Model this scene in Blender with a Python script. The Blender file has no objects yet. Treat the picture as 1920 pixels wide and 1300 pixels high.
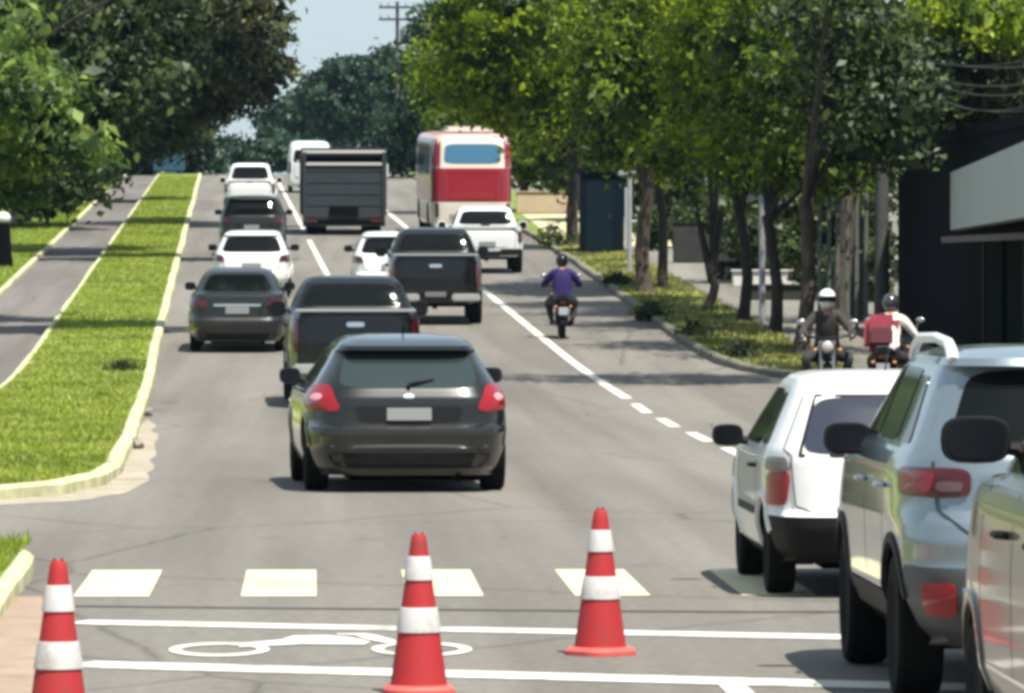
import bpy, bmesh, math, random
import numpy as np
from mathutils import Vector, Matrix
R = math.radians
rng = random.Random(7)
nr = np.random.default_rng(11)
scene = bpy.context.scene
COL = scene.collection

# ------------------------------------------------------------------ camera
cam_d = bpy.data.cameras.new("camera"); cam = bpy.data.objects.new("camera", cam_d); COL.objects.link(cam)
FPX = 12000.0                       # focal length in photo pixels (long telephoto)
cam_d.sensor_width = 36.0; cam_d.lens = FPX / 1920 * 36.0
cam_d.clip_start = 1.0; cam_d.clip_end = 6000
CAM_H = 2.0
cam.location = (0, 0, CAM_H)
cam.rotation_euler = (R(90) - math.atan(146 / FPX), 0, -math.atan(370 / FPX))
scene.camera = cam

# ------------------------------------------------------------------ light
SUN_EL, SUN_AZ = 63.0, 150.0        # azimuth of the sun, clockwise from +Y (high, to the right and a little behind the camera)
world = bpy.data.worlds.new("World"); scene.world = world; world.use_nodes = True
nt = world.node_tree; nt.nodes.clear()
wo = nt.nodes.new("ShaderNodeOutputWorld"); bg = nt.nodes.new("ShaderNodeBackground")
sky = nt.nodes.new("ShaderNodeTexSky"); sky.sky_type = 'NISHITA'; sky.sun_disc = False
sky.sun_elevation = R(SUN_EL); sky.sun_rotation = R(SUN_AZ)
sky.air_density = 1.0; sky.dust_density = 0.8; sky.ozone_density = 2.0
tc = nt.nodes.new("ShaderNodeTexCoord"); mp = nt.nodes.new("ShaderNodeMapping"); mp.inputs['Scale'].default_value = (1, 1, 2.6)
nz = nt.nodes.new("ShaderNodeTexNoise"); nz.inputs['Scale'].default_value = 3.2; nz.inputs['Detail'].default_value = 7
cr = nt.nodes.new("ShaderNodeValToRGB"); cr.color_ramp.elements[0].position = .42; cr.color_ramp.elements[1].position = .72
mx = nt.nodes.new("ShaderNodeMixRGB"); mx.inputs['Color2'].default_value = (4.4, 5.45, 6.25, 1)
ml = nt.nodes.new("ShaderNodeMath"); ml.operation = 'MULTIPLY_ADD'; ml.inputs[1].default_value = .3; ml.inputs[2].default_value = .62
nt.links.new(tc.outputs['Generated'], mp.inputs['Vector']); nt.links.new(mp.outputs[0], nz.inputs['Vector'])
nt.links.new(nz.outputs['Fac'], cr.inputs[0]); nt.links.new(cr.outputs[0], ml.inputs[0]); nt.links.new(ml.outputs[0], mx.inputs['Fac'])
nt.links.new(sky.outputs[0], mx.inputs['Color1']); nt.links.new(mx.outputs[0], bg.inputs[0])
bg.inputs[1].default_value = 0.075
nt.links.new(bg.outputs[0], wo.inputs[0])
sd = bpy.data.lights.new("sun", 'SUN'); sd.energy = 5.0; sd.angle = R(.53); sd.color = (1, .95, .86)
sun = bpy.data.objects.new("sun", sd); COL.objects.link(sun)
az, el = R(SUN_AZ), R(SUN_EL)
sun_from = Vector((math.sin(az) * math.cos(el), math.cos(az) * math.cos(el), math.sin(el)))
sun.rotation_euler = sun_from.to_track_quat('Z', 'Y').to_euler()
sun.location = (0, 60, 60)
vs = scene.view_settings
vs.view_transform = 'Standard'; vs.look = 'None'; vs.exposure = 0.85; vs.gamma = 1.0; vs.use_curve_mapping = False
scene.render.engine = 'CYCLES'
scene.cycles.use_denoising = True
scene.cycles.filter_width = 3.8      # the photograph is a soft, heavily zoomed picture
scene.cycles.max_bounces = 6; scene.cycles.transparent_max_bounces = 6
scene.cycles.volume_bounces = 0

# ------------------------------------------------------------------ place: heights and road axis
def smooth(t): t = max(0., min(1., t)); return t
def zg(Y):
    g = .0294
    if Y <= 80: return 0.
    if Y <= 113: return g * (Y - 80) ** 2 / 66.
    z = g * 33 / 2
    if Y <= 315: return z + g * (Y - 113)
    z += g * 202
    if Y <= 375:
        t = Y - 315; return z + g * t - g * t * t / 120.
    return z + g * 30
def slope(Y): return (zg(Y + .5) - zg(Y - .5))
def cx(Y):
    if Y <= 85: return 0.
    if Y <= 107: return -.014 * (Y - 85) ** 2 / 44.
    return -.014 * 11 - .014 * (Y - 107)
def px2(px, py, Y):
    s = FPX / Y; return Vector(((px - 590) / s, Y, CAM_H - (py - 504) / s))
def pX(px, Y): return (px - 590) * Y / FPX

# ------------------------------------------------------------------ materials
MATS = {}
def mat(name, col, rough=.6, metal=0., coat=0., spec=.5, noise=0., nscale=8., bump=0., bscale=40., emis=None):
    if name in MATS: return MATS[name]
    m = bpy.data.materials.new(name); m.use_nodes = True; MATS[name] = m
    n = m.node_tree.nodes; l = m.node_tree.links; b = n['Principled BSDF']
    b.inputs['Base Color'].default_value = (*col, 1); b.inputs['Roughness'].default_value = rough
    b.inputs['Metallic'].default_value = metal; b.inputs['Coat Weight'].default_value = coat
    b.inputs['Coat Roughness'].default_value = .06; b.inputs['Specular IOR Level'].default_value = spec
    if noise or bump:
        t = n.new("ShaderNodeTexCoord")
        if noise:
            k = n.new("ShaderNodeTexNoise"); k.inputs['Scale'].default_value = nscale; k.inputs['Detail'].default_value = 6; k.inputs['Roughness'].default_value = .65
            r = n.new("ShaderNodeValToRGB"); r.color_ramp.elements[0].position = .3; r.color_ramp.elements[1].position = .7
            r.color_ramp.elements[0].color = (*[c * (1 - noise) for c in col], 1); r.color_ramp.elements[1].color = (*[min(1, c * (1 + noise)) for c in col], 1)
            l.new(t.outputs['Object'], k.inputs['Vector']); l.new(k.outputs['Fac'], r.inputs[0]); l.new(r.outputs[0], b.inputs['Base Color'])
        if bump:
            k2 = n.new("ShaderNodeTexNoise"); k2.inputs['Scale'].default_value = bscale; k2.inputs['Detail'].default_value = 4
            bb = n.new("ShaderNodeBump"); bb.inputs['Strength'].default_value = bump; bb.inputs['Distance'].default_value = .02
            l.new(t.outputs['Object'], k2.inputs['Vector']); l.new(k2.outputs['Fac'], bb.inputs['Height']); l.new(bb.outputs[0], b.inputs['Normal'])
    return m
def paint(name, col, metal=.0, dirt=.25, rough=.32, coat=.6, spec=.25):
    """car paint: clear coat over colour, dust gathering in patches near the sills"""
    if name in MATS: return MATS[name]
    m = mat(name, col, rough, metal, coat, spec)
    n = m.node_tree.nodes; l = m.node_tree.links; b = n['Principled BSDF']
    t = n.new("ShaderNodeTexCoord"); k = n.new("ShaderNodeTexNoise"); k.inputs['Scale'].default_value = 3.; k.inputs['Detail'].default_value = 6
    sp = n.new("ShaderNodeSeparateXYZ"); mr = n.new("ShaderNodeMapRange"); mr.inputs[1].default_value = .75; mr.inputs[2].default_value = .15
    mu = n.new("ShaderNodeMath"); mu.operation = 'MULTIPLY'; m2 = n.new("ShaderNodeMath"); m2.operation = 'MULTIPLY'; m2.inputs[1].default_value = dirt * 2
    mxn = n.new("ShaderNodeMixRGB"); mxn.inputs['Color1'].default_value = (*col, 1); mxn.inputs['Color2'].default_value = (.22, .18, .13, 1)
    l.new(t.outputs['Object'], k.inputs['Vector']); l.new(t.outputs['Object'], sp.inputs[0]); l.new(sp.outputs['Z'], mr.inputs[0])
    l.new(mr.outputs[0], mu.inputs[0]); l.new(k.outputs['Fac'], mu.inputs[1]); l.new(mu.outputs[0], m2.inputs[0]); l.new(m2.outputs[0], mxn.inputs['Fac'])
    l.new(mxn.outputs[0], b.inputs['Base Color'])
    return m
def leafmat(name, c1, c2, trans=.35, ns=1.15, lo=(.34, .42, .40), hi=(1.75, 1.6, 1.2)):
    m = bpy.data.materials.new(name); m.use_nodes = True; n = m.node_tree.nodes; l = m.node_tree.links
    b = n['Principled BSDF']; b.inputs['Roughness'].default_value = .5; b.inputs['Specular IOR Level'].default_value = .35
    g = n.new("ShaderNodeNewGeometry"); r = n.new("ShaderNodeValToRGB")
    r.color_ramp.elements[0].color = (*c1, 1); r.color_ramp.elements[1].color = (*c2, 1)
    l.new(g.outputs['Random Per Island'], r.inputs[0])
    kn = n.new("ShaderNodeTexNoise"); kn.inputs['Scale'].default_value = ns; kn.inputs['Detail'].default_value = 3; l.new(g.outputs['Position'], kn.inputs['Vector'])
    rk = n.new("ShaderNodeValToRGB"); rk.color_ramp.elements[0].position = .41; rk.color_ramp.elements[1].position = .60
    rk.color_ramp.elements[0].color = (*lo, 1); rk.color_ramp.elements[1].color = (*hi, 1); l.new(kn.outputs['Fac'], rk.inputs[0])  # leaf age variation, plus shaded gaps and lit clumps painted into crown colour
    mm = n.new("ShaderNodeMixRGB"); mm.blend_type = 'MULTIPLY'; mm.inputs[0].default_value = 1; l.new(r.outputs[0], mm.inputs[1]); l.new(rk.outputs[0], mm.inputs[2]); r = mm
    l.new(r.outputs[0], b.inputs['Base Color'])
    tr = n.new("ShaderNodeBsdfTranslucent"); mxs = n.new("ShaderNodeMixShader"); mxs.inputs[0].default_value = trans
    hs = n.new("ShaderNodeHueSaturation"); hs.inputs['Hue'].default_value = .49; hs.inputs['Value'].default_value = 1.35
    l.new(r.outputs[0], hs.inputs['Color']); l.new(hs.outputs[0], tr.inputs[0])
    l.new(b.outputs[0], mxs.inputs[1]); l.new(tr.outputs[0], mxs.inputs[2]); l.new(mxs.outputs[0], n['Material Output'].inputs[0])
    MATS[name] = m; return m
def asphalt(name, col, lanes=True):
    m = bpy.data.materials.new(name); m.use_nodes = True; n = m.node_tree.nodes; l = m.node_tree.links; MATS[name] = m
    b = n['Principled BSDF']; b.inputs['Roughness'].default_value = .85; b.inputs['Specular IOR Level'].default_value = .3
    g = n.new("ShaderNodeNewGeometry")
    def noise(sc, sx=1, sy=1, det=6):
        mp_ = n.new("ShaderNodeMapping"); mp_.inputs['Scale'].default_value = (sx, sy, 1); l.new(g.outputs['Position'], mp_.inputs['Vector'])
        k = n.new("ShaderNodeTexNoise"); k.inputs['Scale'].default_value = sc; k.inputs['Detail'].default_value = det; l.new(mp_.outputs[0], k.inputs['Vector']); return k
    big = noise(.35, 1, .14); fine = noise(14, 1, .35); long_ = noise(1.3, 1, .02)
    def ramp(k, a, c0, c, c1):
        r = n.new("ShaderNodeValToRGB"); r.color_ramp.elements[0].position = a; r.color_ramp.elements[1].position = c
        r.color_ramp.elements[0].color = (c0, c0, c0, 1); r.color_ramp.elements[1].color = (c1, c1, c1, 1); l.new(k.outputs['Fac'], r.inputs[0]); return r
    def mul(a, bnode):
        x = n.new("ShaderNodeMixRGB"); x.blend_type = 'MULTIPLY'; x.inputs[0].default_value = 1; l.new(a, x.inputs[1]); l.new(bnode, x.inputs[2]); return x.outputs[0]
    c0 = n.new("ShaderNodeRGB"); c0.outputs[0].default_value = (*col, 1)
    o = mul(c0.outputs[0], ramp(big, .3, .84, .7, 1.12).outputs[0])
    o = mul(o, ramp(fine, .3, .86, .75, 1.12).outputs[0])
    o = mul(o, ramp(long_, .35, .80, .62, 1.08).outputs[0])
    # dark oil and patch stains
    st = noise(1.1, 1, .3, 3); o = mul(o, ramp(st, .66, 1., .74, .8).outputs[0])
    vo = n.new("ShaderNodeTexVoronoi"); vo.feature = 'DISTANCE_TO_EDGE'; vo.inputs['Scale'].default_value = .22
    mpv = n.new("ShaderNodeMapping"); mpv.inputs['Scale'].default_value = (1, .5, 1); wn = noise(.9)
    mixv = n.new("ShaderNodeMixRGB"); mixv.inputs[0].default_value = .12; l.new(g.outputs['Position'], mpv.inputs[0]); l.new(mpv.outputs[0], mixv.inputs[1]); l.new(wn.outputs['Color'], mixv.inputs[2])
    l.new(mixv.outputs[0], vo.inputs['Vector'])
    rr = n.new("ShaderNodeValToRGB"); rr.color_ramp.elements[0].position = 0; rr.color_ramp.elements[1].position = .006
    rr.color_ramp.elements[0].color = (.62, .62, .62, 1); rr.color_ramp.elements[1].color = (1, 1, 1, 1); l.new(vo.outputs['Distance'], rr.inputs[0])
    o = mul(o, rr.outputs[0])
    l.new(o, b.inputs['Base Color'])
    bp = n.new("ShaderNodeBump"); bp.inputs['Strength'].default_value = .35; bp.inputs['Distance'].default_value = .01
    gr = noise(60); l.new(gr.outputs['Fac'], bp.inputs['Height']); l.new(bp.outputs[0], b.inputs['Normal'])
    return m

def worn(name, col, under, amount=.5, scale=6.):
    """road paint rubbed through to the asphalt in patches"""
    m = mat(name, col, .75); n = m.node_tree.nodes; l = m.node_tree.links; b = n['Principled BSDF']; g = n.new("ShaderNodeNewGeometry")
    mp_ = n.new("ShaderNodeMapping"); mp_.inputs['Scale'].default_value = (1, .35, 1); l.new(g.outputs['Position'], mp_.inputs[0])
    k = n.new("ShaderNodeTexNoise"); k.inputs['Scale'].default_value = scale; k.inputs['Detail'].default_value = 8; k.inputs['Roughness'].default_value = .7; l.new(mp_.outputs[0], k.inputs[0])
    k2 = n.new("ShaderNodeTexNoise"); k2.inputs['Scale'].default_value = 1.1; k2.inputs['Detail'].default_value = 2; l.new(mp_.outputs[0], k2.inputs[0])
    ad = n.new("ShaderNodeMath"); ad.operation = 'ADD'; l.new(k.outputs['Fac'], ad.inputs[0]); l.new(k2.outputs['Fac'], ad.inputs[1])
    r = n.new("ShaderNodeValToRGB"); r.color_ramp.elements[0].position = .0; r.color_ramp.elements[1].position = 1.
    mr = n.new("ShaderNodeMapRange"); mr.inputs[1].default_value = 1.02; mr.inputs[2].default_value = 1.32; mr.inputs[3].default_value = 0.; mr.inputs[4].default_value = amount; l.new(ad.outputs[0], mr.inputs[0])
    x = n.new("ShaderNodeMixRGB"); x.inputs[1].default_value = (*col, 1); x.inputs[2].default_value = (*under, 1); l.new(mr.outputs[0], x.inputs[0]); l.new(x.outputs[0], b.inputs['Base Color']); return m

# ------------------------------------------------------------------ object helpers
def tag(o, label, cat, group=None):
    o["label"] = label; o["category"] = cat
    if group: o["group"] = group
    return o
def kind(o, k): o["kind"] = k; return o
def empty(name, loc, rz=0., rx=0.):
    o = bpy.data.objects.new(name, None); COL.objects.link(o); o.empty_display_size = .3
    o.location = loc; o.rotation_euler = (rx, 0, rz); return o
def mk(name, verts, faces, m, parent=None, sm=True, ang=35):
    me = bpy.data.meshes.new(name); me.from_pydata([tuple(v) for v in verts], [], faces); me.update()
    if m is not None: me.materials.append(m)
    if sm:
        me.polygons.foreach_set('use_smooth', [True] * len(me.polygons)); me.set_sharp_from_angle(angle=R(ang))
    o = bpy.data.objects.new(name, me); COL.objects.link(o)
    if parent: o.parent = parent
    return o
def fast_mesh(name, V, Fq, m, parent=None, sm=False):
    """V (n,3) array, Fq (k,4) or (k,3) array"""
    me = bpy.data.meshes.new(name); k = Fq.shape[1]
    me.vertices.add(len(V)); me.vertices.foreach_set('co', V.astype(np.float32).ravel())
    me.loops.add(Fq.size); me.loops.foreach_set('vertex_index', Fq.astype(np.int32).ravel())
    me.polygons.add(len(Fq)); me.polygons.foreach_set('loop_start', np.arange(0, Fq.size, k, dtype=np.int32))
    if sm: me.polygons.foreach_set('use_smooth', np.ones(len(Fq), dtype=bool))
    me.update(calc_edges=True); me.validate()
    if m is not None: me.materials.append(m)
    o = bpy.data.objects.new(name, me); COL.objects.link(o)
    if parent: o.parent = parent
    return o
class MB:
    def __init__(s): s.v = []; s.f = []
    def add(s, v, f):
        b = len(s.v); s.v += [tuple(p) for p in v]; s.f += [tuple(i + b for i in q) for q in f]
    def box(s, c, d, rz=0., bev=0.):
        bm = bmesh.new(); bmesh.ops.create_cube(bm, size=1)
        for v in bm.verts: v.co = Vector((v.co.x * d[0], v.co.y * d[1], v.co.z * d[2]))
        if bev: bmesh.ops.bevel(bm, geom=list(bm.edges), offset=bev, segments=2, affect='EDGES')
        M = Matrix.Translation(c) @ Matrix.Rotation(rz, 4, 'Z')
        bm.verts.index_update(); s.add([M @ v.co for v in bm.verts], [[v.index for v in f.verts] for f in bm.faces]); bm.free(); return s
    def tube(s, pts, rad, seg=8, cap=True):
        pts = [Vector(p) for p in pts]; n = len(pts); rr = rad if hasattr(rad, '__len__') else [rad] * n
        vv = []; ff = []; prev = None
        for i, p in enumerate(pts):
            t = (pts[min(i + 1, n - 1)] - pts[max(i - 1, 0)]).normalized()
            a = prev if prev else (Vector((0, 0, 1)) if abs(t.z) < .9 else Vector((1, 0, 0)))
            u = (a - t * a.dot(t)).normalized(); w = t.cross(u); prev = u
            for k in range(seg):
                an = 2 * math.pi * k / seg; vv.append(p + (u * math.cos(an) + w * math.sin(an)) * rr[i])
        for i in range(n - 1):
            for k in range(seg):
                k2 = (k + 1) % seg; ff.append((i * seg + k, i * seg + k2, (i + 1) * seg + k2, (i + 1) * seg + k))
        if cap: ff.append(tuple(range(seg))[::-1]); ff.append(tuple(range((n - 1) * seg, n * seg)))
        s.add(vv, ff); return s
    def lathe(s, prof, seg=24, axis='Z', c=(0, 0, 0)):
        vv = []; ff = []
        for (r, h) in prof:
            for k in range(seg):
                an = 2 * math.pi * k / seg; a, b = r * math.cos(an), r * math.sin(an)
                q = (a, b, h) if axis == 'Z' else ((h, a, b) if axis == 'X' else (b, h, a))
                vv.append((q[0] + c[0], q[1] + c[1], q[2] + c[2]))
        for i in range(len(prof) - 1):
            for k in range(seg):
                k2 = (k + 1) % seg; ff.append((i * seg + k, i * seg + k2, (i + 1) * seg + k2, (i + 1) * seg + k))
        if prof[0][0] > 1e-6: ff.append(tuple(range(seg))[::-1])
        if prof[-1][0] > 1e-6: n = len(prof); ff.append(tuple(range((n - 1) * seg, n * seg)))
        s.add(vv, ff); return s
    def ball(s, c, r, seg=16, rings=10):
        prof = [(max(1e-7, math.sin(math.pi * i / rings)), -math.cos(math.pi * i / rings)) for i in range(rings + 1)]
        vv = []; ff = []
        for (q, h) in prof:
            for k in range(seg):
                an = 2 * math.pi * k / seg; vv.append((c[0] + r[0] * q * math.cos(an), c[1] + r[1] * q * math.sin(an), c[2] + r[2] * h))
        for i in range(rings):
            for k in range(seg):
                k2 = (k + 1) % seg; ff.append((i * seg + k, i * seg + k2, (i + 1) * seg + k2, (i + 1) * seg + k))
        s.add(vv, ff); return s
    def build(s, name, m, parent=None, sm=True, ang=35): return mk(name, s.v, s.f, m, parent, sm, ang)

# common materials
M_tyre = mat('tyre_rubber', (.006, .006, .006), .9, spec=.15, noise=.3, nscale=20)
M_rim = mat('alloy', (.42, .43, .44), .35, .8)
M_black = mat('black_plastic', (.007, .007, .0075), .6, spec=.2, noise=.2, nscale=10)
M_under = mat('underbody', (.004, .004, .004), .95, spec=.05)
M_chrome = mat('chrome', (.7, .7, .7), .12, 1.)
M_glass = mat('dark_glass', (.004, .005, .005), .08, 0, 0, .22)
M_plate = mat('plate', (.20, .205, .205), .55)
M_red = mat('red_lens', (.24, .006, .012), .2, 0, .15)
M_redd = mat('dark_red_lens', (.055, .005, .007), .15, 0, .5)
M_white_l = mat('clear_lens', (.40, .38, .36), .15, 0, .4)
M_seam = mat('panel_gap', (.01, .01, .01), .9)
M_mirr = mat('mirror_glass', (.04, .04, .045), .2, 1.)

# ================================================================== THE SETTING
M_asph = asphalt('asphalt', (.158, .145, .127))
M_path = asphalt('path_asphalt', (.140, .126, .115))
M_conc = asphalt('concrete', (.17, .16, .135))
M_grassbase = mat('grass_soil', (.13, .18, .026), .95, noise=.35, nscale=.9, bump=.5, bscale=12)
M_dirt = mat('sandy_dirt', (.27, .20, .145), .95, noise=.25, nscale=2.5, bump=.4, bscale=25)
M_kerb = mat('painted_kerb', (.44, .43, .255), .85, noise=.45, nscale=1.6, bump=.3, bscale=18)
M_dirt2 = mat('pale_grit', (.30, .265, .20), .95, noise=.3, nscale=2.0, bump=.4, bscale=25)
M_kerbr = mat('old_kerb', (.14, .13, .10), .9, noise=.3, nscale=2.0, bump=.3, bscale=18)
M_ground = mat('ground_soil', (.07, .085, .03), .95, noise=.4, nscale=.6, bump=.3)
M_line = worn('road_paint', (.60, .585, .52), (.17, .16, .14), .8)
M_liney = worn('crossing_paint', (.58, .53, .345), (.20, .18, .15), .6)

def ylist(a, b, step=3.0):
    n = max(1, int(math.ceil((b - a) / step))); return [a + (b - a) * i / n for i in range(n + 1)]
def sheet(name, Ys, xl, xr, zo, m, parent=None, nx=1):
    v = []; f = []
    for Y in Ys:
        a, b = xl(Y), xr(Y)
        for i in range(nx + 1): v.append((a + (b - a) * i / nx, Y, zg(Y) + zo))
    w = nx + 1
    for j in range(len(Ys) - 1):
        for i in range(nx): f.append((j * w + i, j * w + i + 1, (j + 1) * w + i + 1, (j + 1) * w + i))
    return mk(name, v, f, m, parent, True, 60)
def itp(tab):
    ys = [t[0] for t in tab]; xs = [t[1] for t in tab]
    return lambda Y: float(np.interp(Y, ys, xs))
def ribbon(name, pts, w, zo, m, parent=None):
    """flat strip along a polyline of (x, y)"""
    v = []; f = []
    P = [Vector((p[0], p[1])) for p in pts]
    for i, p in enumerate(P):
        t = (P[min(i + 1, len(P) - 1)] - P[max(i - 1, 0)]).normalized(); n = Vector((-t.y, t.x)) * w / 2
        for q in (p + n, p - n): v.append((q.x, q.y, zg(q.y) + zo))
    for i in range(len(P) - 1): f.append((2 * i + 1, 2 * i + 3, 2 * i + 2, 2 * i))
    return mk(name, v, f, m, parent, True, 60)
def kerb(name, pts, w, h, m, wob=.012, z0=-.03):
    """raised kerb strip with chamfered top, a little uneven"""
    v = []; f = []; P = [Vector((p[0], p[1])) for p in pts]; n_ = len(P)
    for i, p in enumerate(P):
        t = (P[min(i + 1, n_ - 1)] - P[max(i - 1, 0)]).normalized(); n = Vector((-t.y, t.x))
        d = rng.uniform(-wob, wob); hh = h + rng.uniform(-wob, wob)
        for (o, z) in ((w / 2, z0), (w / 2, hh - .03), (w / 2 - .03, hh), (-w / 2 + .03, hh), (-w / 2, hh - .03), (-w / 2, z0)):
            q = p + n * (o + d); v.append((q.x, q.y, zg(p.y) + z))
    for i in range(n_ - 1):
        for k in range(5): f.append((i * 6 + k, i * 6 + k + 1, (i + 1) * 6 + k + 1, (i + 1) * 6 + k))
    f.append((5, 4, 3, 2, 1, 0)); b = (n_ - 1) * 6; f.append((b, b + 1, b + 2, b + 3, b + 4, b + 5))
    return kind(mk(name, v, f, m, None, True, 25), 'structure')
def chaikin(p, k=2, j=.05):
    for _ in range(k):
        q = []
        for a, b in zip(p, p[1:] + p[:1]): q += [(a[0] * .75 + b[0] * .25, a[1] * .75 + b[1] * .25), (a[0] * .25 + b[0] * .75, a[1] * .25 + b[1] * .75)]
        p = q
    return [(x + rng.uniform(-j, j), y + rng.uniform(-j, j)) for x, y in p]
def flat_poly(name, pts, zo, m, depth=.0):
    """closed outline filled, with a skirt going down"""
    bm = bmesh.new(); vs_ = [bm.verts.new((p[0], p[1], zg(p[1]) + zo)) for p in pts]; fc = bm.faces.new(vs_)
    if fc.normal.z < 0: fc.normal_flip()
    bmesh.ops.triangulate(bm, faces=[fc]); me = bpy.data.meshes.new(name); bm.to_mesh(me); bm.free(); me.materials.append(m)
    o = bpy.data.objects.new(name, me); COL.objects.link(o); return kind(o, 'structure')

Yground = ylist(-80, 80, 40) + ylist(83, 120, 3) + ylist(130, 310, 30) + ylist(315, 380, 5) + [500, 800, 1400, 2500]
kind(sheet('ground', Yground, lambda Y: -900, lambda Y: 900, -.03, M_ground), 'structure')

# carriageway: wide junction near the camera, then three lanes up the hill
med_r = itp([(0, -1.9), (55, -2.3), (64, -1.95), (81, -2.2), (98, -2.5), (107, -2.70)] + [(Y, -2.55 + cx(Y)) for Y in range(115, 900, 10)])
ker_r = itp([(60, 9.), (98, 9.0), (103, 7.4), (107, 6.95), (118, 6.8), (165, 6.9), (200, 6.75), (330, 4.7)] + [(Y, 7.95 + cx(Y)) for Y in range(350, 900, 20)])
Yroad = ylist(55, 130, 3) + ylist(135, 400, 5)[0:] + [450, 520, 600]
kind(sheet('road', Yroad, lambda Y: med_r(Y) - .05, lambda Y: ker_r(Y) + .05, .0, M_asph, nx=4), 'structure')
kind(sheet('junction', ylist(-60, 55, 6), lambda Y: -60, lambda Y: 60, .0, M_asph, nx=8), 'structure')
kind(sheet('side_street', ylist(55, 103, 4), lambda Y: ker_r(Y) + .05, lambda Y: 45, .0, M_asph, nx=4), 'structure')
kind(sheet('cross_street', ylist(55, 57.0, 2), lambda Y: -60, lambda Y: -2.7, .0, M_asph), 'structure')

# cycle path on the left, grass verge between path and road, grass beyond
pl = lambda Y: -6.40 + cx(Y) if Y > 60 else -6.40
pr = lambda Y: -4.68 + cx(Y)
Yl = ylist(57, 120, 3) + ylist(125, 400, 5)
kind(sheet('cycle_path', Yl, lambda Y: pl(Y) - .02, lambda Y: pr(Y) + .02, .004, M_path, nx=2), 'structure')
nose = [(-4.75, 55.2), (-3.4, 55.0), (-2.7, 55.4), (-2.25, 56.6), (-1.97, 59.0), (-1.92, 62.5), (-1.97, 66), (-2.08, 73), (-2.22, 81), (-2.38, 90), (-2.5, 98), (-2.62, 105)] + [(med_r(Y), Y) for Y in ylist(110, 380, 5)]
def nose_r(Y): return float(np.interp(Y, [p[1] for p in nose[1:]], [p[0] for p in nose[1:]]))
Yv = [55.1, 55.4, 56, 56.6, 57.5, 59, 61] + ylist(63, 120, 3) + ylist(125, 380, 5)
kind(sheet('grass_verge', Yv, lambda Y: pr(Y) - .02, lambda Y: nose_r(Y) - .02, .10, M_grassbase, nx=6), 'structure')
kind(sheet('roadside_lawn', ylist(57, 380, 6), lambda Y: pl(Y) - 6, lambda Y: pl(Y), .09, M_grassbase, nx=6), 'structure')
kerb('verge_kerb', [(x - .06, y) for x, y in nose[:12]] + [(x - .06, y) for x, y in nose[12:]], .17, .13, M_kerb, wob=.02)
kerb('path_kerb_inner', [(pr(Y), Y) for Y in ylist(57, 380, 4)], .11, .12, M_kerb)
kerb('path_kerb_outer', [(pl(Y), Y) for Y in ylist(57, 380, 4)], .13, .12, M_kerb)
# sandy strip washed up against the kerb nose
flat_poly('dirt', chaikin([(-5.2, 53.9), (-3.6, 53.7), (-2.5, 54.2), (-1.85, 55.6), (-1.58, 58.5), (-1.60, 63), (-1.72, 69), (-1.9, 76), (-2.1, 84), (-2.3, 85), (-2.12, 72), (-1.97, 62), (-2.1, 58), (-2.7, 55.8), (-5.2, 55.4)]), .004, M_dirt2)

# near left island: grass, broken pale kerb and bare earth
flat_poly('bare_earth', [(-6, 20), (-1.0, 20), (-1.12, 25), (-1.22, 29), (-1.34, 33), (-1.5, 36), (-1.66, 39), (-6, 39)], .006, M_dirt)
isl = [(-1.60, 34.0), (-1.76, 36.0), (-1.82, 38.5), (-1.83, 41.0), (-1.85, 42.8), (-2.0, 43.8), (-2.3, 44.3), (-3.2, 44.5), (-5, 44.5)]
flat_poly('grass_island', [(-6.0, 34.6)] + [(-1.85, 35.4)] + [(x - .1, y - .1) for x, y in isl[1:]] + [(-6.0, 44.4)], .10, M_grassbase)
kerb('island_kerb', [(-5.0, 35.3), (-2.6, 34.9), (-1.95, 35.2)] + [(x - .06, y) for x, y in isl[1:]], .13, .12, M_kerb, wob=.03)

# right side: kerb, verge with trees, paved footway, forecourt
kr = [(16, 100.5), (11, 100.8), (9.2, 101.3), (8.1, 102.3), (7.5, 103.8), (7.15, 106)] + [(ker_r(Y), Y) for Y in ylist(109, 380, 5)]
kerb('footway_kerb', kr, .16, .13, M_kerbr, wob=.02)
def kr_r(Y): return float(np.interp(Y, [p[1] for p in kr], [p[0] for p in kr]))
Yk = [100.6, 101, 101.4, 102.3, 103, 103.8, 105] + ylist(106, 135, 3) + ylist(140, 380, 6)
kind(sheet('tree_verge', Yk, lambda Y: kr_r(Y) + .03, lambda Y: max(kr_r(Y) + .03, 8.6), .10, M_grassbase, nx=4), 'structure')
kind(sheet('footway', ylist(101.5, 380, 6), lambda Y: max(kr_r(Y) + .03, 8.6), lambda Y: 11.0, .105, M_conc, nx=2), 'structure')
kind(sheet('paved_yard', ylist(126, 320, 6), lambda Y: 11.0, lambda Y: 60, .10, M_conc, nx=4), 'structure')

# ---------------------------------------------------------------- painted markings
mark = empty('road_markings', (0, 0, 0)); kind(mark, 'structure')
for k in range(-1, 6):
    xc = -.22 + 1.02 * k; w = .46
    v = [(xc - w / 2, 39.0, .005), (xc + w / 2, 39.0, .005), (xc + w / 2, 42.4, .005), (xc - w / 2, 42.4, .005)]
    mk('crossing_stripe', v, [(0, 1, 2, 3)], M_liney, mark)
ribbon('box_line', [(-1.36, 36.2), (6.5, 33.2)], .42, .005, M_line, mark)
ribbon('stop_line', [(-1.22, 32.35), (6.5, 28.9)], .50, .005, M_line, mark)
ribbon('lane_line', [(2.0, 31.0), (2.02, 12.0)], .13, .006, M_line, mark)
for y0 in (67.0, 73.7, 80.6, 87.4):
    ribbon('lane_dash', [(4.55, y0), (4.58, y0 + 4.2)], .15, .005, M_line, mark)
ribbon('edge_line', [(4.62 + (cx(Y) if Y > 80 else 0), Y) for Y in ylist(94, 300, 3)], .16, .005, M_line, mark)
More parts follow.
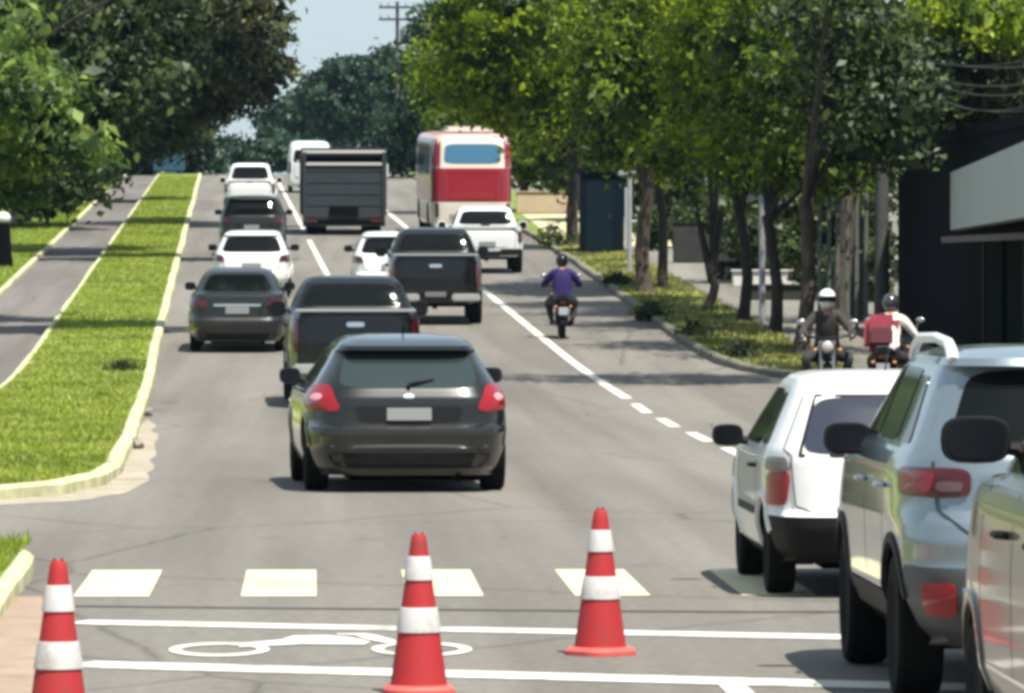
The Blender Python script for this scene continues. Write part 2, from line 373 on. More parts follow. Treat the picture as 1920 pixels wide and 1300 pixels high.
ribbon('lane_line', [(1.2 + cx(Y), Y) for Y in ylist(158, 194, 3)], .14, .005, M_line, mark)
ribbon('lane_line', [(1.2 + cx(Y), Y) for Y in ylist(206, 310, 4)], .14, .005, M_line, mark)
# motorcycle symbol painted in the box (long, so that it reads foreshortened)
def ring_pts(cxx, cyy, ro, ri, ey, n=28):
    v = []; f = []
    for i in range(n):
        a = 2 * math.pi * i / n
        v += [(cxx + ro * math.cos(a), cyy + ro * ey * math.sin(a), .006), (cxx + ri * math.cos(a), cyy + ri * ey * math.sin(a) * .9, .006)]
    for i in range(n): j = (i + 1) % n; f.append((2 * i, 2 * j, 2 * j + 1, 2 * i + 1))
    return v, f
sb = MB()
for c in (-.50, .56): sb.add(*ring_pts(c, 33.55, .265, .20, 2.3))
def fl(pts, z=.0062):
    b = [(x, y, z) for x, y in pts]
    ar = sum(pts[i][0] * pts[(i + 1) % len(pts)][1] - pts[(i + 1) % len(pts)][0] * pts[i][1] for i in range(len(pts)))
    sb.add(b, [tuple(range(len(b)))] if ar > 0 else [tuple(range(len(b)))[::-1]])
fl([(-.40, 33.75), (-.06, 34.0), (.26, 33.95), (.30, 34.2), (.20, 34.6), (.06, 34.8), (-.12, 34.75), (-.18, 34.4), (-.40, 34.05)], .0066)
fl([(.26, 34.5), (.53, 33.5), (.59, 33.6), (.34, 34.75), (.28, 34.95), (.12, 34.95), (.12, 34.85), (.22, 34.8)], .0072)
sb.build('motorcycle_symbol', M_line, mark, False)
# old repair seam running across the lanes
M_seam2 = mat('tar_seam', (.055, .052, .048), .9, noise=.3, nscale=2)
ribbon('tar_seam', [(-1.5, 37.95), (-.4, 37.7), (.6, 37.5), (1.6, 37.3), (2.6, 37.15), (3.4, 37.2)], .14, .0045, M_seam2, mark)

# ---------------------------------------------------------------- grass blades
def blades(name, n, sampler, hmin, hmax, m, z0):
    X, Y = sampler(n); n = len(X)
    zb = np.array([zg(float(y)) for y in Y]) + z0
    a = nr.uniform(0, 2 * np.pi, n); w = nr.uniform(.006, .016, n) * (1 + Y / 160.); h = nr.uniform(hmin, hmax, n); lx = nr.normal(0, .035, n); ly = nr.normal(0, .035, n)
    V = np.empty((n, 3, 3)); V[:, 0] = np.c_[X - w * np.cos(a), Y - w * np.sin(a), zb]; V[:, 1] = np.c_[X + w * np.cos(a), Y + w * np.sin(a), zb]
    V[:, 2] = np.c_[X + lx, Y + ly, zb + h]
    return kind(fast_mesh(name, V.reshape(-1, 3), np.arange(3 * n).reshape(-1, 3), m), 'stuff')
M_blade = leafmat('grass_blade', (.15, .21, .016), (.28, .33, .045), .4, .55, (.78, .82, .8), (1.2, 1.18, 1.2))
M_blade2 = leafmat('dry_blade', (.11, .13, .03), (.25, .23, .09), .3)
def samp_verge(n):
    Y = 55.2 + (nr.random(n) ** 1.7) * 260
    L = np.array([pr(float(y)) + .07 for y in Y]); Rr = np.array([nose_r(float(y)) - .14 for y in Y]); t = nr.random(n)
    # clumpy: drop some at random patches
    k = np.sin(Y * 1.7 + t * 5) * np.sin(t * 9 + Y * .6) + nr.random(n) * 1.6 > -.2
    X = L + (Rr - L) * t; return X[k], Y[k]
tag(blades('verge_grass', 75000, samp_verge, .02, .065, M_blade, .10), 'bright green mown grass on the verge between cycle path and road', 'grass')
def samp_left(n):
    Y = 110 + nr.random(n) * 190; L = np.array([pl(float(y)) - .1 for y in Y]); X = L - nr.random(n) ** 1.5 * 5; return X, Y
tag(blades('dry_verge_grass', 6000, samp_verge, .02, .075, leafmat('straw_blade', (.22, .19, .07), (.36, .31, .13), .3), .10), 'straw-coloured dry blades scattered through the grass verge', 'grass')
tag(blades('lawn_grass', 40000, samp_left, .03, .08, M_blade, .09), 'grass on the lawn beyond the cycle path under the dark trees', 'grass')
def samp_right(n):
    Y = 103 + nr.random(n) ** 1.3 * 90; L = np.array([kr_r(float(y)) + .1 for y in Y]); X = L + (8.7 - L) * nr.random(n); k = (X > L) & (nr.random(n) < .55 + .45 * np.sin(Y * 1.3 + X * 2)); return X[k], Y[k]
tag(blades('tree_verge_grass', 36000, samp_right, .03, .10, M_blade2, .10), 'patchy yellowish grass under the row of trees beside the footway', 'grass')
def samp_isl(n):
    Y = 35.6 + nr.random(n) * 8.6; X = -1.97 - nr.random(n) * 2.0; return X, Y
tag(blades('island_grass', 9000, samp_isl, .03, .12, M_blade, .10), 'grass tufts on the small kerbed island in the near corner', 'grass')
# one darker tuft of weeds in the verge
tv = []; tf = []
for i in range(160):
    a = rng.uniform(0, 6.28); r = abs(rng.gauss(0, .13)); x = pX(232, 103.5) + r * math.cos(a) * 1.2; y = 103.5 + r * math.sin(a); z = zg(y) + .10; w = .014; b = len(tv)
    tv += [(x - w, y, z), (x + w, y, z), (x + rng.gauss(0, .08), y + rng.gauss(0, .08), z + rng.uniform(.1, .24))]; tf.append((b, b + 1, b + 2))
tag(mk('weed_tuft', tv, tf, leafmat('weed', (.03, .06, .01), (.07, .10, .02)), None, False), 'dark tuft of weeds growing in the bright grass verge', 'weeds')
# broken kerb lumps at the nose of the verge
M_lump = mat('broken_kerb_stone', (.20, .18, .14), .95, noise=.3, nscale=6)
for (px, py, r, lb) in ((250, 842, .10, 'dark broken kerb lump lying furthest up the verge edge'), (207, 889, .11, 'dark broken kerb lump at the rounded tip of the verge'), (272, 783, .08, 'small dark stone against the pale verge kerb')):
    Y = 2 * FPX / (py - 504); b = MB(); b.ball((0, 0, .05), (r, r * 1.3, .07), 9, 6)
    o = b.build('kerb_lump', M_lump); o.location = (pX(px, Y) + .02, Y, zg(Y))
    for v in o.data.vertices: v.co += Vector((rng.gauss(0, .014), rng.gauss(0, .014), rng.gauss(0, .01)))
    tag(o, lb, 'stone', 'broken kerb lumps')

# ================================================================== VEHICLES
class Shell:
    """car body as a stack of horizontal rounded slices. lev rows: z, half width, y of the rear face, y of the front face"""
    def __init__(s, lev, n=7., kside=.97):
        s.lev = np.array(lev, float); s.n = n; s.k = kside; s.q = (1 - kside ** n) ** (1 / n)
        s.z0, s.z1 = s.lev[0, 0], s.lev[-1, 0]
    def prm(s, z): L = s.lev; return tuple(np.interp(z, L[:, 0], L[:, i]) for i in (1, 2, 3))
    def P(s, a, z):
        sg = 1 if a >= 0 else -1; a = abs(a); W, yr, yf = s.prm(z); yc, H = (yr + yf) / 2, (yf - yr) / 2; n = s.n
        if a <= 1: x = s.k * a; y = -(1 - x ** n) ** (1 / n)
        elif a <= 3: y = -s.q + (a - 1) * s.q; x = (1 - abs(y) ** n) ** (1 / n)
        else: x = s.k * (4 - min(a, 4)); y = (1 - x ** n) ** (1 / n)
        return Vector((sg * x * W, yc + y * H, z))
    def N(s, a, z):
        e = .004; z = min(max(z, s.z0 + .005), s.z1 - .005)
        n = (s.P(a + e, z) - s.P(a - e, z)).cross(s.P(a, z + e) - s.P(a, z - e))
        if n.length < 1e-9: n = Vector((0, -1, 0))
        n.normalize(); c = Vector((0, (s.prm(z)[1] + s.prm(z)[2]) / 2, z)); p = s.P(a, z)
        d = p - c; d.z = 0
        if n.dot(d) < 0: n = -n
        return n
    def a_side(s, y, z):
        W, yr, yf = s.prm(z); yc, H = (yr + yf) / 2, (yf - yr) / 2; return 2 + (y - yc) / (H * s.q)
    def sx(s, y, z):
        W, yr, yf = s.prm(z); yn = min(.9995, abs(y - (yr + yf) / 2) / ((yf - yr) / 2)); return W * (1 - yn ** s.n) ** (1 / s.n)
    def build(s, parts, parent, wheels=(), sub=4):
        """parts: list of (name, material, predicate(y, z)) - first match wins"""
        L = s.lev; zs = []
        for i in range(len(L) - 1):
            m = sub if L[i + 1, 0] - L[i, 0] > .06 else 2
            zs += [L[i, 0] + (L[i + 1, 0] - L[i, 0]) * j / m for j in range(m)]
        zs.append(L[-1, 0])
        av = list(np.linspace(-1, 1, 21)) + list(np.linspace(1, 3, 61))[1:] + list(np.linspace(3, 4, 9))[1:]
        left = [-a for a in (list(np.linspace(1, 3, 61))[1:] + list(np.linspace(3, 4, 9))[1:-1])][::-1]
        av = left + av                  # from -4 (exclusive) round to 4
        n = len(av); V = [s.P(a, z) for z in zs for a in av]; F = []
        for j in range(len(zs) - 1):
            for i in range(n):
                k = (i + 1) % n; F.append((j * n + i, j * n + k, (j + 1) * n + k, (j + 1) * n + i))
        F.append(tuple(range(n))[::-1]); F.append(tuple(range((len(zs) - 1) * n, len(zs) * n)))
        # wheel openings: drop what lies inside, pull the rim of the hole on to the circle
        gone = set()
        for (yw, zw, rw) in wheels:
            ins = {i for i, p in enumerate(V) if (p.y - yw) ** 2 + (p.z - zw) ** 2 < rw * rw and abs(p.x) > s.prm(p.z)[0] * .7}
            for fi, f in enumerate(F):
                if len(f) == 4 and all(i in ins for i in f): gone.add(fi)
            for i in ins:
                p = V[i]; d = Vector((0, p.y - yw, p.z - zw)); L_ = d.length or 1e-6; q = d * (rw / L_)
                zz = max(s.z0, zw + q.z); yy = yw + q.y; pp = Vector((math.copysign(s.sx(yy, zz), p.x), yy, zz)); V[i] = pp if zw + q.z >= s.z0 else Vector((p.x, yw + math.copysign(rw, q.y) if abs(q.y) > 1e-6 else p.y, s.z0))
        out = {}
        for fi, f in enumerate(F):
            if fi in gone: continue
            c = sum((V[i] for i in f), Vector()) / len(f)
            for (nm, m_, pr_) in parts:
                if pr_(c.y, c.z): out.setdefault(nm, (m_, []))[1].append(f); break
        res = {}
        for nm, (m_, fs) in out.items():
            used = sorted({i for f in fs for i in f}); mp_ = {i: k for k, i in enumerate(used)}
            res[nm] = mk(nm, [V[i] for i in used], [tuple(mp_[i] for i in f) for f in fs], m_, parent, True, 32)
        return res
    def patch(s, name, cor, m, parent, off=.006, sq=5., rings=5, seg=36, thick=.014, bulge=0.):
        """rounded panel on the skin; cor = four (a, z): lower left, lower right, upper right, upper left"""
        V = []; F = []
        def pt(u, v, o):
            u, v = (u + 1) / 2, (v + 1) / 2
            a = (cor[0][0] * (1 - u) + cor[1][0] * u) * (1 - v) + (cor[3][0] * (1 - u) + cor[2][0] * u) * v
            z = (cor[0][1] * (1 - u) + cor[1][1] * u) * (1 - v) + (cor[3][1] * (1 - u) + cor[2][1] * u) * v
            z += bulge * (1 - (2 * u - 1) ** 2) * (1 if v > .5 else 0) * abs(2 * v - 1)
            z = min(z, s.z1 - .004)
            return s.P(a, z) + s.N(a, z) * o
        V.append(pt(0, 0, off))
        lay = [(r / rings, off) for r in range(1, rings + 1)] + [(1.0, off - thick)]
        for (r, o) in lay:
            for k in range(seg):
                t = 2 * math.pi * k / seg; c, d = math.cos(t), math.sin(t)
                V.append(pt(r * math.copysign(abs(c) ** (2 / sq), c), r * math.copysign(abs(d) ** (2 / sq), d), o))
        for k in range(seg): F.append((0, 1 + k, 1 + (k + 1) % seg))
        for i in range(len(lay) - 1):
            for k in range(seg):
                b, k2 = 1 + i * seg, (k + 1) % seg; F.append((b + k, b + seg + k, b + seg + k2, b + k2))
        return mk(name, V, F, m, parent, True, 40)
    def seam(s, name, pts, parent, w=.010, m=None, off=.002):
        V = []; F = []; q = []
        for (p0, p1) in zip(pts[:-1], pts[1:]):
            q += [(p0[0] + (p1[0] - p0[0]) * t / 6, p0[1] + (p1[1] - p0[1]) * t / 6) for t in range(6)]
        q.append(pts[-1]); P = [s.P(a, z) for a, z in q]; Nn = [s.N(a, z) for a, z in q]
        for i in range(len(P)):
            t = (P[min(i + 1, len(P) - 1)] - P[max(i - 1, 0)]).normalized(); b = t.cross(Nn[i]).normalized() * w / 2
            V += [P[i] + Nn[i] * off + b, P[i] + Nn[i] * off - b]
        for i in range(len(P) - 1): F.append((2 * i, 2 * i + 1, 2 * i + 3, 2 * i + 2))
        return mk(name, V, F, m or M_seam, parent)

def wheel(parent, x, y, r, w, side, rim=None, cover=False):
    """tyre with shoulders, rim with spokes; axle along X; side = +1 / -1 outward"""
    t = MB(); h = w / 2
    t.lathe([(r * .62, -h * .8), (r * .78, -h), (r * .93, -h * .96), (r * .985, -h * .75), (r, -h * .35), (r * .992, -h * .3), (r, -h * .25), (r, h * .25), (r * .992, h * .3), (r, h * .35), (r * .985, h * .75), (r * .93, h * .96), (r * .78, h), (r * .62, h * .8)], 32, 'X')
    o = t.build('tyre', M_tyre, None, True, 30); e = empty('wheel', (x, y, r)); e.parent = parent; o.parent = e
    b = MB(); xo = side * h * .55
    b.lathe([(r * .64, -h * .7), (r * .64, h * .7), (r * .58, h * .7), (r * .56, 0), (r * .56, -h * .7)], 32, 'X')
    b.lathe([(.001, xo + side * .015), (r * .16, xo + side * .012), (r * .18, xo - side * .02)] if side > 0 else [(r * .18, xo + .02), (r * .16, xo - .012), (.001, xo - .015)], 20, 'X')
    for k in range(6):
        a = k * math.pi / 3 + .3; c, sn = math.cos(a), math.sin(a); hw = r * .075
        b.add([(xo, r * .12 * c - hw * sn, r * .12 * sn + hw * c), (xo, r * .12 * c + hw * sn, r * .12 * sn - hw * c), (xo, r * .6 * c + hw * .8 * sn, r * .6 * sn - hw * .8 * c), (xo, r * .6 * c - hw * .8 * sn, r * .6 * sn + hw * .8 * c),
               (xo - side * .03, r * .12 * c - hw * sn, r * .12 * sn + hw * c), (xo - side * .03, r * .12 * c + hw * sn, r * .12 * sn - hw * c), (xo - side * .03, r * .6 * c + hw * .8 * sn, r * .6 * sn - hw * .8 * c), (xo - side * .03, r * .6 * c - hw * .8 * sn, r * .6 * sn + hw * .8 * c)],
              [(0, 1, 2, 3), (7, 6, 5, 4), (0, 4, 5, 1), (1, 5, 6, 2), (2, 6, 7, 3), (3, 7, 4, 0)])
    b.build('rim', rim or M_rim, e)
    d = MB(); d.lathe([(.001, -side * .02), (r * .5, -side * .02), (r * .5, -side * .04), (.001, -side * .04)] if side < 0 else [(.001, -.04), (r * .5, -.04), (r * .5, -.02), (.001, -.02)], 20, 'X'); d.build('brake_disc', M_under, e)
    return e
def arch(parent, shell, y, zw, r, side, m):
    """dark liner inside the wheel opening and a lip round its edge"""
    W = shell.prm(zw + r * .5)[0]; b = MB(); n = 24; x0, x1 = side * (W - .30), side * (W - .015)
    V = []; F = []
    for i in range(n + 1):
        a = -.35 + (math.pi + .7) * i / n
        zz = max(shell.z0 - .02, zw + r * 1.0 * math.sin(a)); xe = side * (shell.sx(y + r * math.cos(a), max(zz, shell.z0)) - .012); V += [(side * min(abs(x0), abs(xe) - .02), y + r * math.cos(a), zz), (xe, y + r * math.cos(a), zz)]
    for i in range(n): F.append((2 * i, 2 * i + 1, 2 * i + 3, 2 * i + 2))
    F.append(tuple(2 * i for i in range(n + 1))); b.add(V, F); b.build('wheel_arch', M_under, parent)
    lip = []; F = []
    a_end = math.pi + .05
    while a_end > 2.0 and shell.sx(y + r * math.cos(a_end), zw + r * math.sin(max(a_end, 0))) < .955 * W: a_end -= .05
    for i in range(n + 1):
        a = -.05 + (a_end + .05) * i / n
        for rr, o in ((r - .012, -.012), (r - .006, .012), (r + .035, .012), (r + .045, -.004)):
            yy, zz = y + rr * math.cos(a), max(shell.z0 + .002, zw + rr * math.sin(a)); x = shell.sx(yy, zz)
            lip.append((side * (x + o), yy, zz))
    for i in range(n):
        for k in range(3): F.append((4 * i + k, 4 * i + k + 1, 4 * i + k + 5, 4 * i + k + 4))
    mk('arch_lip', lip, F, m, parent)
def mirror(parent, shell, y, z, side, mcase, size=(.2, .09, .15)):
    """door mirror: arm, egg-shaped casing, glass that faces the rear"""
    x = shell.P(shell.a_side(y, z), z).x; w, d, h = size[:3]; cxm = side * (x + (size[3] if len(size) > 3 else .03) + w / 2)
    V = []; F = []; n = 20
    prof = [(0.0, .93), (.12, 1.), (.45, .95), (.8, .7), (1., .25)]
    for (t, q) in prof:
        for k in range(n):
            a = 2 * math.pi * k / n; c, s_ = math.cos(a), math.sin(a)
            V.append((cxm + math.copysign(abs(c) ** .6, c) * w / 2 * q, y - .01 + t * d, z + .04 + math.copysign(abs(s_) ** .7, s_) * h / 2 * q))
    for i in range(len(prof) - 1):
        for k in range(n): k2 = (k + 1) % n; F.append((i * n + k, i * n + k2, (i + 1) * n + k2, (i + 1) * n + k))
    F.append(tuple(range(n))[::-1]); F.append(tuple(range((len(prof) - 1) * n, len(prof) * n)))
    b = MB(); b.add(V, F); b.tube([(side * (x - .03), y + .04, z), (side * (x + .06), y + .03, z + .01), (cxm, y + .03, z + .01)], [.03, .025, .02], 8)
    o = b.build('door_mirror', mcase, parent)
    g = MB(); gv = []
    for k in range(n):
        a = 2 * math.pi * k / n; c, s_ = math.cos(a), math.sin(a); gv.append((cxm + math.copysign(abs(c) ** .6, c) * w / 2 * .84, y - .013, z + .04 + math.copysign(abs(s_) ** .7, s_) * h / 2 * .82))
    g.add(gv, [tuple(range(n))[::-1]]); g.build('mirror_glass', M_mirr, o)
    return o
def handle(parent, shell, y, z, side, m):
    b = MB(); p = [shell.P(side * shell.a_side(y + t, z), z) + shell.N(side * shell.a_side(y + t, z), z) * o for t, o in ((-.10, .0), (-.08, .035), (0, .04), (.08, .035), (.10, .0))]
    b.tube(p, .013, 6); return b.build('door_handle', m, parent)
def place(root, px, Y, yaw=0.):
    root.location = (pX(px, Y), Y, zg(Y)); root.rotation_euler = (math.atan(slope(Y + 2)), 0, R(yaw))

def make_car(name, label, cat, lev, body, px, Y, yaw=0., n=7., wheels=None, rw=.31, bumper=None, bump_z=.5, glass=M_glass,
             rear_win=None, side_win=(), lights=(), plate=None, plate_sz=(.26, .06), mirror_at=None, mirror_m=None, mirror_sz=(.2, .09, .15), extra=None, rim=None, arch_m=None, seams=True, hw=None, track=None, tw=.20, group=None):
    root = empty(name, (0, 0, 0)); sh = Shell(lev, n); Wm = max(l[1] for l in lev); yF = max(l[3] for l in lev)
    wz = [(yw, rw, rw + .055) for yw in wheels]
    parts = []
    if bumper: parts += [('rear_bumper', bumper, lambda y, z: z < bump_z and y < wheels[0] - rw - .1), ('front_bumper', bumper, lambda y, z: z < bump_z and y > wheels[1] + rw + .1), ('side_skirt', bumper, lambda y, z: z < .27)]
    parts.append(('body', body, lambda y, z: True))
    sh.build(parts, root, wz)
    for yw in wheels:
        for sd_ in (1, -1):
            wheel(root, sd_ * ((track or Wm - .12)), yw, rw, tw, sd_, rim); arch(root, sh, yw, rw, rw + .055, sd_, arch_m or body)
    if rear_win: sh.patch('rear_window', rear_win, glass, root, .006, 7., 8, 48)
    for (y0, y1, z0, y2, y3, z1) in side_win:
        for sd_ in (1, -1):
            c = [(sd_ * sh.a_side(y0, z0), z0), (sd_ * sh.a_side(y1, z0), z0), (sd_ * sh.a_side(y2, z1), z1), (sd_ * sh.a_side(y3, z1), z1)]
            if sd_ < 0: c = [c[1], c[0], c[3], c[2]]
            sh.patch('side_window', c, M_glass, root, .005, 9., 5, 40)
    hz = [l for l in lev]; 
    for (nm, cor, m_, both) in lights:
        sh.patch(nm, cor, m_, root, .012, 4., 4, 28, .024)
        if both:
            sh.patch(nm, [(-cor[1][0], cor[1][1]), (-cor[0][0], cor[0][1]), (-cor[3][0], cor[3][1]), (-cor[2][0], cor[2][1])], m_, root, .012, 4., 4, 28, .024)
    # windscreen and headlights (far side, seen only from elsewhere)
    zb, zt = hw
    sh.patch('windscreen', [(4.0 - .86, zb), (-4.0 + .86, zb), (-4.0 + .84, zt), (4.0 - .84, zt)] if False else [(3.12, zb), (4.0, zb), (4.0, zt), (3.14, zt)], M_glass, root, .005, 12., 5, 40)
    sh.patch('windscreen', [(-4.0, zb), (-3.12, zb), (-3.14, zt), (-4.0, zt)], M_glass, root, .005, 12., 5, 40)
    for sd_ in (1, -1):
        c = [(2.93, .62), (3.3, .62), (3.3, .76), (2.9, .78)]
        c = c if sd_ > 0 else [(-c[1][0], c[1][1]), (-c[0][0], c[0][1]), (-c[3][0], c[3][1]), (-c[2][0], c[2][1])]
        sh.patch('headlight', c, M_white_l, root, .01, 4., 4, 24)
    if plate:
        x, z = plate; c = sh.P(x, z); nn = sh.N(x, z); b = MB(); b.box((0, 0, 0), (plate_sz[0] * 1.6, .012, plate_sz[1] * 2.1), bev=.004)
        o = b.build('number_plate', M_plate, root); o.location = c + nn * .014; o.rotation_euler = (math.atan2(nn.z, -nn.y) * -1, 0, 0)
    if mirror_at:
        for sd_ in (1, -1): mirror(root, sh, mirror_at[0], mirror_at[1], sd_, mirror_m or body, mirror_sz)
    # underbody and axle silhouette, exhaust
    b = MB(); b.box((0, (wheels[0] + wheels[1]) / 2, sh.z0 - .01), (Wm * 1.1, yF - 1.0, .08)); b.tube([(-Wm + .25, wheels[0], rw), (Wm - .25, wheels[0], rw)], .05, 8); b.build('underbody', M_under, root)
    b = MB(); b.tube([(.45, .12, sh.z0 - .03), (.45, .9, sh.z0 - .0)], .028, 10); b.build('exhaust_pipe', M_under, root)
    if extra: extra(root, sh)
    place(root, px, Y, yaw); tag(root, label, cat, group)
    return root, sh

# -- paints
P_dark = paint('graphite_paint', (.008, .009, .0085), .2, .10, .3, 1.0, .2)
P_black = paint('black_paint', (.004, .0045, .006), .1, .05)
P_grey = paint('slate_paint', (.014, .017, .018), .2, .10)
P_olive = paint('dark_olive_paint', (.014, .016, .013), .2, .12)
P_white = paint('white_paint', (.64, .65, .64), .0, .08)
P_white2 = paint('bright_white_paint', (.66, .67, .655), .0, .06)
P_silver = paint('silver_paint', (.21, .26, .285), .6, .06, .24, 1.0)
P_bronze = paint('bronze_paint', (.10, .085, .065), .5, .15)

# ---- 1. dark grey hatchback in the middle of the picture
LV_HATCH = [(z * .962, w, a, b) for (z, w, a, b) in [(.16, .80, .14, 4.22), (.25, .86, .05, 4.31), (.42, .905, .015, 4.35), (.56, .915, .0, 4.36), (.60, .915, .015, 4.36), (.64, .912, .07, 4.34), (.80, .912, .085, 4.27), (.88, .90, .11, 4.12), (.95, .865, .15, 3.95), (.98, .84, .17, 3.22),
            (1.10, .765, .27, 3.00), (1.23, .685, .39, 2.68), (1.30, .65, .45, 2.48), (1.32, .64, .34, 2.42), (1.36, .61, .35, 2.28), (1.41, .565, .55, 2.05), (1.445, .48, .85, 1.85), (1.462, .32, 1.15, 1.6)]]
def hatch_extra(root, sh):
    sh.seam('panel_gap', [(-.84, .945), (-.66, .73), (-.60, .61), (0, .59), (.60, .61), (.66, .73), (.84, .945)], root, .012)
    sh.seam('bumper_gap', [(-1.25, .58), (-.6, .565), (0, .56), (.6, .565), (1.25, .58)], root, .012)
    # black recess around the number plate, bumper lower insert, wiper, badge, antenna
    sh.patch('plate_recess', [(-.50, .62), (.50, .62), (.56, .775), (-.56, .775)], M_black, root, .002, 6.)
    sh.patch('lower_insert', [(-.78, .22), (.78, .22), (.86, .36), (-.86, .36)], M_black, root, .004, 8.)
    sh.patch('bumper_trim', [(-.80, .405), (.80, .405), (.80, .43), (-.80, .43)], mat('satin_trim', (.16, .16, .16), .3, .6), root, .005, 8., 3, 24)
    b = MB(); b.tube([sh.P(0, .935) + sh.N(0, .935) * .02, sh.P(.02, .955) + sh.N(.02, .955) * .03, sh.P(.30, 1.0) + sh.N(.3, 1.0) * .02], [.022, .016, .006], 8); b.build('rear_wiper', M_black, root)
    sh.patch('badge', [(-.055, .835), (.055, .835), (.055, .88), (-.055, .88)], M_chrome, root, .008, 2., 2, 20)
    b = MB(); b.tube([(0, 1.0, 1.39), (0, .9, 1.49)], [.008, .004], 6); b.build('antenna', M_black, root)
    for sd_ in (1, -1):
        sh.patch('lamp_centre', [(sd_ * .93 - .05, .82), (sd_ * .93 + .05, .82), (sd_ * .93 + .05, .88), (sd_ * .93 - .05, .88)], mat('pale_red_lens', (.75, .30, .30), .2, 0, .5), root, .016, 2., 2, 20)
        for y in (1.55, 2.55): handle(root, sh, y, .88, sd_, P_dark)
make_car('hatchback', 'dark grey hatchback with bright red tail lamps driving away, nearest car mid-road', 'car', LV_HATCH, P_dark, 768, 57.0, 2.8, 7.,
         (.80, 3.45), .315, glass=mat('pale_tint_glass', (.018, .028, .028), .1, 0, .5, .6), rear_win=[(-.76, .935), (.76, .935), (.88, 1.236), (-.88, 1.236)], side_win=[(.75, 1.65, .965, 1.60, .98, 1.26), (1.72, 2.85, .965, 2.38, 1.68, 1.29)],
         lights=[('tail_light', [(.66, .72), (1.12, .74), (1.16, .955), (.84, .965)], M_red, True)], plate=(0, .70), plate_sz=(.25, .055), mirror_at=(2.75, .965), mirror_m=P_dark, extra=hatch_extra, hw=(1.0, 1.30), tw=.215)

# ---- 2. pickups
def LV_PICK(Lb=1.55, L=5.3, W=.93, rail=1.36, top=1.84):
    return [(.42, .80, .22, L - .15), (.50, W - .03, .16, L - .04), (.60, W, .14, L), (.90, W, .13, L - .02), (1.10, W - .005, .14, L - .12), (rail - .06, W - .03, .16, L - .35), (rail, W - .055, .18, L - .55),
            (rail + .005, W - .07, Lb, L - 1.55), (rail + .25, W - .17, Lb + .14, L - 1.95), (top - .10, W - .24, Lb + .26, L - 2.2), (top - .03, W - .32, Lb + .40, L - 2.4), (top, W - .5, Lb + .7, L - 2.7)]
def pick_extra(bar, bumper_m, lampm, taillight=True, cover=M_black, bump_ext=0.):
    def f(root, sh):
        W = .93; rail = sh.lev[6, 0]
        b = MB(); b.box((0, .17, rail + .012), (1.70, .09, .045), bev=.015); b.build('tailgate_top_trim', bar, root)
        b = MB(); b.box((0, .88, rail + .012), (1.56, 1.28, .03), bev=.01); b.build('bed_cover', cover, root)
        for sd_ in (1, -1):
            b = MB(); b.box((sd_ * .60, .08, .55), (.56, .20, .15), bev=.03); b.build('step_bumper', bumper_m, root)
        b = MB(); b.box((0, .10, .50), (.66, .18, .13), bev=.02); b.build('bumper_centre', M_black, root)
        sh.seam('tailgate_gap', [(-.80, .66), (-.80, rail - .02)], root, .012); sh.seam('tailgate_gap', [(.80, .66), (.80, rail - .02)], root, .012); sh.seam('tailgate_gap', [(-.80, .66), (.80, .66)], root, .012)
        sh.patch('tailgate_handle', [(-.14, 1.14), (.14, 1.14), (.14, 1.21), (-.14, 1.21)], lampm, root, .012, 5., 3, 24)
        for sd_ in (1, -1):
            for y in (2.1, 3.1): handle(root, sh, y, 1.12, sd_, M_black)
            b = MB(); b.box((sd_ * .80, .95 + .45, .28), (.24, .02, .30)); b.build('mud_flap', M_under, root)
        b = MB(); b.box((0, .9, .40), (.22, .22, .2), bev=.06); b.build('differential', M_under, root)
    return f
def pickup(label, body, px, Y, yaw, bar, bumper_m, lampm, light, rail=1.36, top=1.84, W=.93, plate=None, lights_m=None, group=None, L=5.3):
    lv = LV_PICK(L=L, W=W, rail=rail, top=top)
    lm = lights_m or M_redd
    return make_car('pickup_truck', label, 'pickup truck', lv, body, px, Y, yaw, 9., (1.15, 4.2), .38, rear_win=[(-.88, rail + .05), (.88, rail + .05), (.86, top - .12), (-.86, top - .12)],
             side_win=[(1.75, 2.5, rail + .04, 2.45, 1.95, top - .14), (2.58, 3.6, rail + .04, 3.15, 2.53, top - .14)], lights=[('tail_light', [(.875, .78), (1.05, .78), (1.05, rail - .09), (.885, rail - .09)], lm, True)],
             plate=plate, mirror_at=(3.5, rail - .05), mirror_m=M_black if body is not P_white else P_white, mirror_sz=(.22, .1, .22), extra=pick_extra(bar, bumper_m, lampm), hw=(rail + .05, top - .14), tw=.26, group=group)
GP = 'pickup trucks in the traffic'
pickup('black pickup truck just ahead of the dark grey hatchback, half hidden by it', P_black, 667, 89.5, 1.2, mat('dull_silver', (.45, .45, .44), .35, .5), mat('grey_bumper', (.42, .42, .40), .4, .5), M_chrome, True, group=GP)
pickup('black pickup truck with chrome corner bumper beside the white solid lane line', P_black, 817, 126.3, .2, MATS['dull_silver'], MATS['grey_bumper'], M_chrome, True, rail=1.38, top=1.88, plate=(.0, .60), group=GP)
pickup('white pickup truck low in front of the red bus, in the lane by the footway', P_white, 914, 160, .5, P_white, M_black, M_black, True, rail=1.15, top=1.66, W=.90, plate=(.0, .74), L=4.9, group=GP)
pickup('small distant white pickup truck highest up the hill in the lane beside the verge', P_white, 468, 231, -.4, P_white, M_black, M_black, True, rail=1.2, top=1.82, W=.93, plate=None, group=GP)

